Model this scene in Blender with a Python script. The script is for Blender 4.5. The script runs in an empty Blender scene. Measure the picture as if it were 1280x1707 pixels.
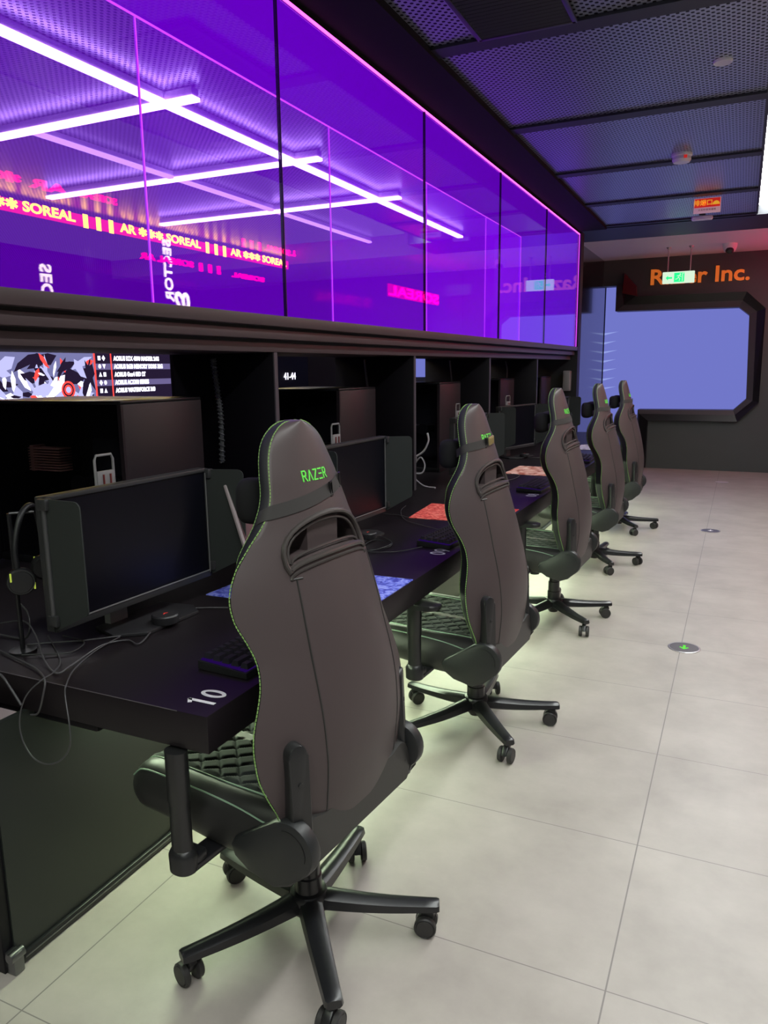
import bpy, bmesh, math, random
from mathutils import Vector, Matrix
random.seed(7)
PI = math.pi
sc = bpy.context.scene
COL = sc.collection

# ------------------------------------------------------------------ camera
cam_d = bpy.data.cameras.new('camera')
cam = bpy.data.objects.new('camera', cam_d)
COL.objects.link(cam)
cam_d.sensor_fit = 'VERTICAL'
cam_d.sensor_height = 36.0
cam_d.lens = 1262.0 / 1707.0 * 36.0
cam_d.clip_start = 0.02
cam_d.clip_end = 100
R3 = Matrix(((0.90666, -0.06807, 0.41633), (0.42169, 0.17382, -0.88992), (-0.01179, 0.98242, 0.18631)))
cam.matrix_world = Matrix.Translation((0, 0, 1.5)) @ R3.to_4x4()
sc.camera = cam

# ------------------------------------------------------------------ world, exposure
w = bpy.data.worlds.new('world')
sc.world = w
w.use_nodes = True
w.node_tree.nodes['Background'].inputs[0].default_value = (0.75, 0.8, 1.0, 1)
w.node_tree.nodes['Background'].inputs[1].default_value = 0.07
sc.view_settings.view_transform = 'Standard'
sc.view_settings.look = 'None'
sc.view_settings.gamma = 1
sc.view_settings.exposure = 0.0
sc.view_settings.use_curve_mapping = False
sc.cycles.use_denoising = True
sc.cycles.max_bounces = 8
sc.cycles.transparent_max_bounces = 12
sc.cycles.sample_clamp_indirect = 6.0

CEIL_LIGHT = 43.0      # radiance of the linear ceiling lights
FILL_LIGHT = 0.28  # radiance of the added fill light over the right hand area
UNDER_LIGHT = 60.0      # radiance of the strips under the desks
BOX_GLOW = 1.0         # purple edge lit panels


# ------------------------------------------------------------------ materials
def mat(name, col, rough=0.5, metal=0.0, emit=None, es=0.0, spec=0.5, noise=0.0, nscale=20, bump=0.0, bscale=300, coat=0.0, sheen=0.0):
    m = bpy.data.materials.new(name)
    m.use_nodes = True
    nt = m.node_tree
    b = nt.nodes['Principled BSDF']
    b.inputs['Base Color'].default_value = (*col, 1)
    b.inputs['Roughness'].default_value = rough
    b.inputs['Metallic'].default_value = metal
    b.inputs['Specular IOR Level'].default_value = spec
    b.inputs['Coat Weight'].default_value = coat
    b.inputs['Sheen Weight'].default_value = sheen
    if emit:
        b.inputs['Emission Color'].default_value = (*emit, 1)
        b.inputs['Emission Strength'].default_value = es
    if noise or bump:
        tc = nt.nodes.new('ShaderNodeTexCoord')
    if noise:
        n = nt.nodes.new('ShaderNodeTexNoise')
        n.inputs['Scale'].default_value = nscale
        n.inputs['Detail'].default_value = 5
        nt.links.new(tc.outputs['Object'], n.inputs['Vector'])
        mx = nt.nodes.new('ShaderNodeMix')
        mx.data_type = 'RGBA'
        mx.inputs[6].default_value = (*[c * (1 - noise) for c in col], 1)
        mx.inputs[7].default_value = (*[min(1, c * (1 + noise)) for c in col], 1)
        nt.links.new(n.outputs['Fac'], mx.inputs[0])
        nt.links.new(mx.outputs[2], b.inputs['Base Color'])
    if bump:
        n2 = nt.nodes.new('ShaderNodeTexNoise')
        n2.inputs['Scale'].default_value = bscale
        nt.links.new(tc.outputs['Object'], n2.inputs['Vector'])
        bp = nt.nodes.new('ShaderNodeBump')
        bp.inputs['Strength'].default_value = bump
        bp.inputs['Distance'].default_value = 0.002
        nt.links.new(n2.outputs['Fac'], bp.inputs['Height'])
        nt.links.new(bp.outputs['Normal'], b.inputs['Normal'])
    return m


def emis(name, col, s):
    m = bpy.data.materials.new(name)
    m.use_nodes = True
    nt = m.node_tree
    nt.nodes.clear()
    e = nt.nodes.new('ShaderNodeEmission')
    e.inputs[0].default_value = (*col, 1)
    e.inputs[1].default_value = s
    o = nt.nodes.new('ShaderNodeOutputMaterial')
    nt.links.new(e.outputs[0], o.inputs[0])
    return m


def math_node(nt, op, a, b=None):
    n = nt.nodes.new('ShaderNodeMath')
    n.operation = op
    for i, v in enumerate((a, b)):
        if v is None:
            continue
        if isinstance(v, (int, float)):
            n.inputs[i].default_value = v
        else:
            nt.links.new(v, n.inputs[i])
    return n.outputs[0]


def floor_mat():
    m = bpy.data.materials.new('floor_tiles')
    m.use_nodes = True
    nt = m.node_tree
    b = nt.nodes['Principled BSDF']
    tc = nt.nodes.new('ShaderNodeTexCoord')
    sx = nt.nodes.new('ShaderNodeSeparateXYZ')
    nt.links.new(tc.outputs['Object'], sx.inputs[0])

    def line(out, off, per, wd):
        v = math_node(nt, 'ADD', out, off)
        v = math_node(nt, 'DIVIDE', v, per)
        f = math_node(nt, 'FRACT', v)
        d = math_node(nt, 'ABSOLUTE', math_node(nt, 'SUBTRACT', f, 0.5))
        return math_node(nt, 'GREATER_THAN', d, 0.5 - wd / per / 2)
    lx = line(sx.outputs[0], 0.2 + 12.6, 1.26, 0.004)
    ly = line(sx.outputs[1], -1.67 + 6.3, 0.63, 0.003)
    ln = math_node(nt, 'MAXIMUM', lx, ly)
    n1 = nt.nodes.new('ShaderNodeTexNoise')
    n1.inputs['Scale'].default_value = 3.0
    n1.inputs['Detail'].default_value = 9
    n1.inputs['Roughness'].default_value = 0.62
    nt.links.new(tc.outputs['Object'], n1.inputs['Vector'])
    cr = nt.nodes.new('ShaderNodeValToRGB')
    cr.color_ramp.elements[0].position = 0.30
    cr.color_ramp.elements[0].color = (0.345, 0.310, 0.282, 1)
    cr.color_ramp.elements[1].position = 0.68
    cr.color_ramp.elements[1].color = (0.455, 0.412, 0.378, 1)
    nt.links.new(n1.outputs['Fac'], cr.inputs[0])
    mx = nt.nodes.new('ShaderNodeMix')
    mx.data_type = 'RGBA'
    nt.links.new(ln, mx.inputs[0])
    nt.links.new(cr.outputs[0], mx.inputs[6])
    mx.inputs[7].default_value = (0.21, 0.19, 0.18, 1)
    nt.links.new(mx.outputs[2], b.inputs['Base Color'])
    b.inputs['Roughness'].default_value = 0.42
    b.inputs['Specular IOR Level'].default_value = 0.4
    return m


def ceiling_mat():
    m = bpy.data.materials.new('perforated_metal')
    m.use_nodes = True
    nt = m.node_tree
    b = nt.nodes['Principled BSDF']
    tc = nt.nodes.new('ShaderNodeTexCoord')
    sx = nt.nodes.new('ShaderNodeSeparateXYZ')
    nt.links.new(tc.outputs['Object'], sx.inputs[0])
    P = 0.040

    def dots(off):
        fx = math_node(nt, 'SUBTRACT', math_node(nt, 'FRACT', math_node(nt, 'ADD', math_node(nt, 'DIVIDE', sx.outputs[0], P), 100 + off)), 0.5)
        fy = math_node(nt, 'SUBTRACT', math_node(nt, 'FRACT', math_node(nt, 'ADD', math_node(nt, 'DIVIDE', sx.outputs[1], P), 100 + off)), 0.5)
        d = math_node(nt, 'SQRT', math_node(nt, 'ADD', math_node(nt, 'MULTIPLY', fx, fx), math_node(nt, 'MULTIPLY', fy, fy)))
        return math_node(nt, 'LESS_THAN', d, 0.21)
    dd = math_node(nt, 'MAXIMUM', dots(0), dots(0.5))
    mx = nt.nodes.new('ShaderNodeMix')
    mx.data_type = 'RGBA'
    nt.links.new(dd, mx.inputs[0])
    mx.inputs[6].default_value = (0.43, 0.46, 0.56, 1)
    mx.inputs[7].default_value = (0.004, 0.004, 0.005, 1)
    nt.links.new(mx.outputs[2], b.inputs['Base Color'])
    b.inputs['Roughness'].default_value = 0.33
    b.inputs['Metallic'].default_value = 0.72
    sp = math_node(nt, 'MULTIPLY', math_node(nt, 'SUBTRACT', 1.0, dd), 0.5)
    nt.links.new(sp, b.inputs['Specular IOR Level'])
    return m


def glass_mat(name, tint, gl=1.0, rough=0.01, emit=None, es=0.0, base=0.04):
    m = bpy.data.materials.new(name)
    m.use_nodes = True
    nt = m.node_tree
    nt.nodes.clear()
    t = nt.nodes.new('ShaderNodeBsdfTransparent')
    t.inputs[0].default_value = (*tint, 1)
    g = nt.nodes.new('ShaderNodeBsdfGlossy')
    g.inputs['Color'].default_value = (1, 1, 1, 1)
    g.inputs['Roughness'].default_value = rough
    lw = nt.nodes.new('ShaderNodeLayerWeight')
    lw.inputs[0].default_value = 0.5
    f = math_node(nt, 'POWER', lw.outputs['Facing'], 4.0)
    f = math_node(nt, 'MULTIPLY', f, gl)
    f = math_node(nt, 'ADD', f, base)
    mx = nt.nodes.new('ShaderNodeMixShader')
    nt.links.new(f, mx.inputs[0])
    nt.links.new(t.outputs[0], mx.inputs[1])
    nt.links.new(g.outputs[0], mx.inputs[2])
    out = nt.nodes.new('ShaderNodeOutputMaterial')
    last = mx.outputs[0]
    if emit:
        e = nt.nodes.new('ShaderNodeEmission')
        e.inputs[0].default_value = (*emit, 1)
        e.inputs[1].default_value = es
        ad = nt.nodes.new('ShaderNodeAddShader')
        nt.links.new(last, ad.inputs[0])
        nt.links.new(e.outputs[0], ad.inputs[1])
        last = ad.outputs[0]
    nt.links.new(last, out.inputs[0])
    return m


M = {}
M['floor'] = floor_mat()
M['ceil'] = ceiling_mat()
M['ceil_dark'] = mat('dark_ceiling_strip', (0.022, 0.024, 0.032), 0.5)
M['soffit'] = mat('soffit_paint', (0.006, 0.005, 0.007), 0.75, spec=0.2)
M['ceil_light'] = mat('pale_ceiling', (0.72, 0.70, 0.74), 0.6)
M['ceil_white'] = mat('white_ceiling', (0.30, 0.30, 0.32), 0.7)
M['wall_dark'] = mat('dark_wall', (0.052, 0.057, 0.058), 0.5, noise=0.08, nscale=3)
M['wall_black'] = mat('black_wall', (0.012, 0.012, 0.014), 0.5)
M['wall_side'] = mat('polished_panel', (0.012, 0.012, 0.014), 0.13, spec=0.9, coat=0.3)
M['frame_black'] = mat('frame_black', (0.006, 0.006, 0.007), 0.35)
M['frame_grey'] = mat('frame_grey', (0.05, 0.05, 0.055), 0.5)
M['frame_red_reflection'] = mat('frame_red_reflection', (0.10, 0.003, 0.006), 0.3)
M['screen_blue'] = emis('blue_display', (0.165, 0.185, 0.58), 1.0)
M['streak'] = emis('painted_light_streak', (0.30, 0.36, 0.80), 1.0)
M['fascia'] = mat('fascia_brown', (0.085, 0.058, 0.064), 0.45, noise=0.05)
M['fascia_gap'] = mat('fascia_gap', (0.006, 0.005, 0.006), 0.6)
M['booth'] = mat('booth_black', (0.004, 0.003, 0.006), 0.45, spec=0.3)
M['booth_edge'] = mat('booth_edge', (0.10, 0.085, 0.10), 0.4)
M['desk'] = mat('desk_black', (0.012, 0.009, 0.011), 0.36, spec=0.35, noise=0.15, nscale=6)
M['kick'] = mat('kick_panel', (0.022, 0.026, 0.024), 0.38, noise=0.15, nscale=5)
M['alu'] = mat('trim_metal', (0.20, 0.20, 0.21), 0.3, metal=0.9)
M['alu_dark'] = mat('rod_metal', (0.10, 0.10, 0.105), 0.35, metal=0.4)
M['white_mark'] = mat('white_vinyl', (0.95, 0.93, 0.95), 0.5)
M['glass_front'] = glass_mat('case_glass_front', (0.90, 0.84, 1.0), 0.55, 0.004, base=0.035)
M['glass_back'] = glass_mat('case_glass_back', (0.60, 0.46, 0.70), 0.15, 0.05, emit=(0.20, 0.0, 0.62), es=0.48 * BOX_GLOW, base=0.0)
M['box_top'] = emis('case_glow_top', (0.19, 0.0, 0.64), 0.95 * BOX_GLOW)
M['box_end'] = emis('case_glow_end', (0.20, 0.003, 0.85), 1.05 * BOX_GLOW)  # raised glow continues the painted brightening towards the far end
M['strip_pink'] = emis('pink_led', (1.0, 0.10, 0.85), 3.0)
M['strip_violet'] = emis('violet_led', (0.75, 0.08, 0.95), 1.4)
M['seam'] = mat('glass_seam', (0.02, 0.0, 0.05), 0.3)
M['leather'] = mat('leatherette_back', (0.070, 0.052, 0.053), 0.44, spec=0.4, bump=0.06, bscale=500)
M['leather2'] = mat('leatherette_black', (0.028, 0.027, 0.026), 0.42, spec=0.45, bump=0.06, bscale=500)
M['side_blk'] = mat('side_fabric', (0.012, 0.012, 0.016), 0.65)
M['trim_rub'] = mat('rubber_trim', (0.050, 0.042, 0.040), 0.35)
M['strap'] = mat('strap_web', (0.030, 0.027, 0.026), 0.75, bump=0.2, bscale=900)
M['velvet'] = mat('pillow_velvet', (0.005, 0.005, 0.006), 0.95)
M['gold'] = mat('gold_buckle', (0.50, 0.40, 0.20), 0.35, metal=0.6)
M['plastic'] = mat('black_plastic', (0.018, 0.018, 0.019), 0.33)
M['cover'] = mat('cover_plastic', (0.020, 0.021, 0.022), 0.42)
M['metal_blk'] = mat('black_metal', (0.012, 0.012, 0.014), 0.30, spec=0.6)
M['wheel'] = mat('caster_rubber', (0.030, 0.028, 0.028), 0.5)
M['quilt'] = mat('quilt_fabric', (0.020, 0.026, 0.024), 0.9, sheen=0.1)
M['green'] = mat('green_thread', (0.26, 0.45, 0.13), 0.6)
M['green_pale'] = mat('pale_green_piping', (0.30, 0.45, 0.32), 0.5)
M['logo'] = mat('green_logo', (0.16, 0.85, 0.10), 0.5, emit=(0.16, 0.85, 0.10), es=0.0)
M['mon'] = mat('monitor_plastic', (0.034, 0.034, 0.036), 0.42)
M['mon_edge'] = mat('monitor_lip', (0.33, 0.32, 0.33), 0.35, metal=0.4)
M['mon_scr'] = mat('monitor_screen', (0.004, 0.004, 0.008), 0.28, spec=0.25)
M['shield'] = mat('shield_felt', (0.022, 0.026, 0.025), 0.75)
M['stand'] = mat('stand_dark', (0.024, 0.023, 0.026), 0.4)
M['stand_grey'] = mat('stand_grey', (0.24, 0.23, 0.24), 0.45)
M['red_mark'] = mat('red_mark', (0.6, 0.03, 0.03), 0.4, emit=(0.8, 0.05, 0.03), es=0.4)
M['pc'] = mat('tower_metal', (0.022, 0.015, 0.019), 0.42)
M['pc_dark'] = mat('tower_black', (0.008, 0.008, 0.010), 0.3)
M['pc_glass'] = glass_mat('tower_glass', (0.85, 0.84, 0.88), 0.5, 0.02, base=0.03)
M['copper'] = mat('heatsink_copper', (0.42, 0.22, 0.17), 0.4, metal=0.5, emit=(0.42, 0.2, 0.16), es=0.0)
M['pcb'] = mat('circuit_board', (0.02, 0.022, 0.03), 0.5)
M['cable'] = mat('black_cable', (0.030, 0.030, 0.032), 0.45)
M['cable_grey'] = mat('grey_cable', (0.065, 0.062, 0.068), 0.45)
M['cable_white'] = mat('white_cable', (0.55, 0.52, 0.56), 0.45)
M['spiral'] = mat('spiral_wrap', (0.10, 0.10, 0.11), 0.4)
M['key'] = mat('key_caps', (0.018, 0.016, 0.024), 0.45)
M['key_glow'] = emis('key_glow', (0.16, 0.03, 0.75), 0.09)
M['hp'] = mat('headphone_black', (0.010, 0.010, 0.012), 0.45)
M['hp_green'] = mat('headphone_accent', (0.55, 0.65, 0.08), 0.4, emit=(0.6, 0.75, 0.1), es=0.3)
M['white_pl'] = mat('white_plastic', (0.72, 0.70, 0.73), 0.45)
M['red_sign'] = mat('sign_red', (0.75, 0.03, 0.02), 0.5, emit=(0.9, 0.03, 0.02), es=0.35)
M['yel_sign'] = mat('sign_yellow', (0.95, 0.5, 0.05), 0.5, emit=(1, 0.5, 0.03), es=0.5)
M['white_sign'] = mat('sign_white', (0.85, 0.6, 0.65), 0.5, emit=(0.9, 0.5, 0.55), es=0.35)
M['ink'] = mat('sign_ink', (0.15, 0.02, 0.02), 0.6)
M['orange'] = mat('orange_letters', (0.75, 0.22, 0.03), 0.45, emit=(1.0, 0.25, 0.03), es=0.32)
M['exit_face'] = emis('exit_face', (0.72, 0.92, 0.70), 1.0)
M['exit_green'] = emis('exit_green', (0.02, 0.85, 0.25), 1.3)
M['steel'] = mat('brushed_steel', (0.55, 0.54, 0.55), 0.3, metal=0.9)
M['disc'] = mat('disc_plate', (0.13, 0.12, 0.125), 0.35, metal=0.3)
M['disc_pale'] = mat('disc_pale', (0.6, 0.55, 0.6), 0.4)
M['green_glow'] = emis('green_arrow', (0.18, 0.95, 0.10), 0.9)
M['lamp'] = emis('lamp_white', (0.96, 1.0, 0.97), CEIL_LIGHT)
M['lamp_fill_soft'] = emis('lamp_fill_soft', (0.97, 1.0, 0.96), FILL_LIGHT)
M['lamp_far'] = emis('lamp_far', (1.0, 0.98, 1.0), 15.0)
M['lamp_thin'] = emis('lamp_thin', (1.0, 0.98, 1.0), 2.5)
M['lamp_fill_near'] = emis('lamp_fill_near', (0.86, 1.0, 0.74), 14.0)
M['under'] = emis('under_desk_lamp', (0.80, 1.0, 0.66), UNDER_LIGHT)
M['vent'] = mat('vent_metal', (0.06, 0.055, 0.075), 0.4, metal=0.5)


# ------------------------------------------------------------------ helpers
def tag(o, label, cat=None, group=None, kind=None):
    if label:
        o['label'] = label
    if cat:
        o['category'] = cat
    if group:
        o['group'] = group
    if kind:
        o['kind'] = kind
    return o


def empty(name, loc, rz=0.0, label=None, cat=None, group=None):
    o = bpy.data.objects.new(name, None)
    COL.objects.link(o)
    o.location = loc
    o.rotation_euler = (0, 0, rz)
    o.empty_display_size = 0.1
    return tag(o, label, cat, group)


def link(name, me, m=None, parent=None, smooth=True, angle=40):
    o = bpy.data.objects.new(name, me)
    COL.objects.link(o)
    if m is not None:
        if not isinstance(m, (list, tuple)):
            m = [m]
        for mm in m:
            me.materials.append(mm)
    if parent is not None:
        o.parent = parent
    if smooth:
        me.polygons.foreach_set('use_smooth', [True] * len(me.polygons))
        try:
            me.set_sharp_from_angle(angle=math.radians(angle))
        except Exception:
            pass
    return o


def from_bm(name, bm, m=None, parent=None, smooth=True, angle=40, recalc=True):
    if recalc:
        bmesh.ops.recalc_face_normals(bm, faces=bm.faces)
    me = bpy.data.meshes.new(name)
    bm.to_mesh(me)
    bm.free()
    return link(name, me, m, parent, smooth, angle)


def add_box(bm, c, s, bev=0.0, rot=None, seg=2, mi=0):
    r = bmesh.ops.create_cube(bm, size=1.0)
    vs = r['verts']
    mtx = Matrix.Diagonal((*s, 1))
    if rot is not None:
        mtx = rot.to_4x4() @ mtx
    mtx = Matrix.Translation(c) @ mtx
    bmesh.ops.transform(bm, matrix=mtx, verts=vs)
    fs = list({f for v in vs for f in v.link_faces})
    if bev > 0:
        es = list({e for v in vs for e in v.link_edges})
        rr = bmesh.ops.bevel(bm, geom=es, offset=bev, segments=seg, affect='EDGES', profile=0.5)
        fs = rr['faces']
    if mi:
        for f in fs:
            f.material_index = mi


def box(name, c, s, m, parent=None, bev=0.0, rot=None, seg=2, smooth=True):
    bm = bmesh.new()
    add_box(bm, c, s, bev, rot, seg)
    return from_bm(name, bm, m, parent, smooth)


def box2(name, lo, hi, m, parent=None, bev=0.0):
    c = [(a + b) / 2 for a, b in zip(lo, hi)]
    s = [abs(b - a) for a, b in zip(lo, hi)]
    return box(name, c, s, m, parent, bev)


def catmull(pts, n=8, closed=False):
    P = [Vector(p) for p in pts]
    out = []
    N = len(P)
    rng = N if closed else N - 1
    for i in range(rng):
        if closed:
            a, b, c, d = P[(i - 1) % N], P[i], P[(i + 1) % N], P[(i + 2) % N]
        else:
            a, b, c, d = P[max(i - 1, 0)], P[i], P[i + 1], P[min(i + 2, N - 1)]
        for k in range(n):
            t = k / n
            out.append(0.5 * ((2 * b) + (c - a) * t + (2 * a - 5 * b + 4 * c - d) * t * t + (3 * b - a - 3 * c + d) * t ** 3))
    if not closed:
        out.append(P[-1])
    return out


def add_tube(bm, pts, r, seg=8, closed=False, cap=True):
    P = [Vector(p) for p in pts]
    N = len(P)
    rings = []
    up = None
    for i in range(N):
        if closed:
            t = (P[(i + 1) % N] - P[(i - 1) % N])
        else:
            t = P[min(i + 1, N - 1)] - P[max(i - 1, 0)]
        if t.length < 1e-9:
            t = Vector((0, 0, 1))
        t.normalize()
        if up is None:
            up = t.orthogonal().normalized()
        else:
            up = (up - t * up.dot(t))
            if up.length < 1e-6:
                up = t.orthogonal()
            up.normalize()
        side = t.cross(up)
        rr = r(i / max(1, N - 1)) if callable(r) else r
        rings.append([bm.verts.new(P[i] + (up * math.cos(2 * PI * k / seg) + side * math.sin(2 * PI * k / seg)) * rr) for k in range(seg)])
    lim = N if closed else N - 1
    for i in range(lim):
        A, B = rings[i], rings[(i + 1) % N]
        for k in range(seg):
            try:
                bm.faces.new((A[k], A[(k + 1) % seg], B[(k + 1) % seg], B[k]))
            except ValueError:
                pass
    if cap and not closed:
        bm.faces.new(rings[0][::-1])
        bm.faces.new(rings[-1])


def tube(name, pts, r, m, parent=None, n=6, seg=8, closed=False, smooth_pts=True):
    bm = bmesh.new()
    add_tube(bm, catmull(pts, n, closed) if smooth_pts else pts, r, seg, closed)
    return from_bm(name, bm, m, parent)


def add_lathe(bm, prof, c=(0, 0, 0), rot=None, seg=32, mi=0):
    """prof: (radius, height) pairs, closed over the ends"""
    rings = []
    R = rot.to_3x3() if rot is not None else Matrix.Identity(3)
    c = Vector(c)
    for (r, h) in prof:
        if r < 1e-6:
            rings.append([bm.verts.new(c + R @ Vector((0, 0, h)))])
        else:
            rings.append([bm.verts.new(c + R @ Vector((r * math.cos(2 * PI * k / seg), r * math.sin(2 * PI * k / seg), h))) for k in range(seg)])
    fs = []
    for A, B in zip(rings, rings[1:]):
        for k in range(seg):
            k2 = (k + 1) % seg
            if len(A) == 1 and len(B) == 1:
                continue
            if len(A) == 1:
                fs.append(bm.faces.new((A[0], B[k2], B[k])))
            elif len(B) == 1:
                fs.append(bm.faces.new((A[k], A[k2], B[0])))
            else:
                fs.append(bm.faces.new((A[k], A[k2], B[k2], B[k])))
    if len(rings[0]) > 1:
        fs.append(bm.faces.new(rings[0][::-1]))
    if len(rings[-1]) > 1:
        fs.append(bm.faces.new(rings[-1]))
    for f in fs:
        f.material_index = mi


def lathe(name, prof, m, parent=None, c=(0, 0, 0), rot=None, seg=32):
    bm = bmesh.new()
    add_lathe(bm, prof, c, rot, seg)
    return from_bm(name, bm, m, parent, angle=35)


def add_prism(bm, poly, fn0, fn1, bev=0.0, mi=0):
    """poly list of 2D; fn0/fn1 map (a,b) to 3D for the two caps"""
    A = [bm.verts.new(fn0(*p)) for p in poly]
    B = [bm.verts.new(fn1(*p)) for p in poly]
    fs = [bm.faces.new(A[::-1]), bm.faces.new(B)]
    n = len(poly)
    for i in range(n):
        fs.append(bm.faces.new((A[i], A[(i + 1) % n], B[(i + 1) % n], B[i])))
    for f in fs:
        f.material_index = mi
    if bev:
        es = list(fs[0].edges) + list(fs[1].edges)
        bmesh.ops.bevel(bm, geom=es, offset=bev, segments=2, affect='EDGES', profile=0.5)


def prism(name, poly, axis, a0, a1, m, parent=None, bev=0.0, angle=35):
    f = {'x': lambda h: (lambda a, b: (h, a, b)), 'y': lambda h: (lambda a, b: (a, h, b)), 'z': lambda h: (lambda a, b: (a, b, h))}[axis]
    bm = bmesh.new()
    add_prism(bm, poly, f(a0), f(a1), bev)
    return from_bm(name, bm, m, parent, angle=angle)


def loft(bm, rings, cap0=True, cap1=True, mi=0):
    V = [[bm.verts.new(p) for p in r] for r in rings]
    n = len(V[0])
    for A, B in zip(V, V[1:]):
        for k in range(n):
            f = bm.faces.new((A[k], A[(k + 1) % n], B[(k + 1) % n], B[k]))
            f.material_index = mi
    if cap0:
        bm.faces.new(V[0][::-1])
    if cap1:
        bm.faces.new(V[-1])
    return V


def text_mesh(name, s, size, ext, m, parent, mtx, align='CENTER', bold=0.0, spacing=1.0, sx=1.0):
    cu = bpy.data.curves.new(name, 'FONT')
    cu.body = s
    cu.size = size
    cu.extrude = ext
    cu.offset = bold
    cu.align_x = align
    cu.align_y = 'CENTER'
    cu.space_character = spacing
    cu.resolution_u = 3
    o = bpy.data.objects.new(name, cu)
    COL.objects.link(o)
    dg = bpy.context.evaluated_depsgraph_get()
    me = bpy.data.meshes.new_from_object(o.evaluated_get(dg))
    bpy.data.objects.remove(o)
    me.name = name
    me.transform(mtx @ Matrix.Diagonal((sx, 1, 1, 1)))
    me.materials.clear()
    return link(name, me, m, parent, smooth=False)


def frame_mtx(origin, xdir, ydir):
    x = Vector(xdir).normalized()
    y = Vector(ydir).normalized()
    z = x.cross(y)
    m = Matrix((x, y, z)).transposed().to_4x4()
    m.translation = Vector(origin)
    return m


def interp(tab, z):
    """smooth interpolation of (z, v) table"""
    n = len(tab)
    if z <= tab[0][0]:
        return tab[0][1]
    if z >= tab[-1][0]:
        return tab[-1][1]
    for i in range(n - 1):
        if tab[i][0] <= z <= tab[i + 1][0]:
            z0, v0 = tab[i]
            z1, v1 = tab[i + 1]
            t = (z - z0) / (z1 - z0)
            d = (v1 - v0) / (z1 - z0)
            dm = (v0 - tab[i - 1][1]) / (z0 - tab[i - 1][0]) if i > 0 else d
            dp = (tab[i + 2][1] - v1) / (tab[i + 2][0] - z1) if i < n - 2 else d
            m0 = 0 if dm * d <= 0 else (dm + d) / 2
            m1 = 0 if dp * d <= 0 else (dp + d) / 2
            h = z1 - z0
            return ((2 * t ** 3 - 3 * t ** 2 + 1) * v0 + (t ** 3 - 2 * t ** 2 + t) * h * m0 + (-2 * t ** 3 + 3 * t ** 2) * v1 + (t ** 3 - t ** 2) * h * m1)


def copy_tree(o, parent=None):
    c = o.copy()
    COL.objects.link(c)
    c.parent = parent
    if parent is not None:
        c.matrix_parent_inverse = o.matrix_parent_inverse.copy()
    for ch in list(o.children):
        copy_tree(ch, c)
    return c


def struct(name, lo, hi, m, bev=0.0):
    o = box2(name, lo, hi, m, None, bev)
    o['kind'] = 'structure'
    return o


# ------------------------------------------------------------------ the shell of the room
XL, XR, YN, YF = -9.5, 6.0, -6.0, 12.4      # extents
struct('floor', (XL, YN, -0.1), (XR, YF, 0.0), M['floor'])
# perforated ceiling over the aisle
o = struct('ceiling', (-1.45, YN, 3.0), (0.03, 8.93, 3.03), M['ceil'])
# the raised pale ceiling on the right of the aisle, the strip at its end and the pale ceiling before the end wall
struct('ceiling_right', (0.03, YN, 3.32), (XR, 9.98, 3.42), M['ceil_white'])
struct('ceiling_end', (-1.98, 9.85, 3.0), (XR, YF, 3.3), M['ceil_light'])
struct('ceiling_strip', (-1.98, 8.93, 2.985), (0.33, 9.85, 3.3), M['ceil_dark'])
struct('ceiling_edge', (0.018, YN, 2.995), (0.035, 8.93, 3.032), M['ceil_dark'])
struct('ceiling_soffit', (-2.42, YN, 2.965), (-1.45, 8.93, 3.3), M['soffit'])
struct('ceiling_left', (XL, YN, 3.06), (-2.42, YF, 3.16), M['ceil'])
for i, y in enumerate((2.42, 3.74, 5.12, 6.43, 7.7, 8.93)):
    struct('trim_%d' % (i + 1), (-1.46, y - 0.055, 2.985), (0.02, y + 0.055, 3.01), M['ceil_dark'])
# walls
struct('wall_right', (XR, YN, 0), (XR + 0.1, YF, 3.42), M['wall_dark'])
struct('wall_left', (XL - 0.1, YN, 0), (XL, YF, 3.2), M['wall_black'])
struct('wall_near', (XL, YN - 0.1, 0), (XR, YN, 3.42), M['wall_dark'])
struct('wall_side', (-2.03, 9.10, 0), (-1.931, 12.04, 3.0), M['wall_side'])
struct('wall_fin', (-2.72, 8.95, 0), (-1.72, 9.10, 2.965), M['wall_black'])
struct('wall_far', (XL, 12.05, 0), (XR, 12.4, 3.3), M['wall_dark'])
# wall plate in front of the far wall with the cut corner opening, drawn as one polygon around it
outer = [(-1.93, 0.0), (-1.36, 0.0), (-1.36, 0.71), (-0.02, 0.71), (0.23, 0.98), (0.23, 2.235), (-0.015, 2.465), (-1.46, 2.47), (-1.73, 2.80), (-1.93, 2.80)]
bm = bmesh.new()
plate = [(-1.36, 0.0), (4.0, 0.0), (4.0, 3.0), (-1.93, 3.0), (-1.93, 2.64), (-1.74, 2.64), (-1.74, 2.28), (-0.10, 2.27), (0.035, 2.16), (0.075, 1.02), (-0.08, 0.865), (-1.36, 0.86)]
add_prism(bm, plate, lambda a, b: (a, 11.8, b), lambda a, b: (a, 12.05, b))
o = from_bm('wall_end', bm, M['wall_dark'], None, smooth=False)
o['kind'] = 'structure'
struct('trim_7', (0.60, 11.79, 0), (0.615, 11.8, 2.98), M['wall_black'])


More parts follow.
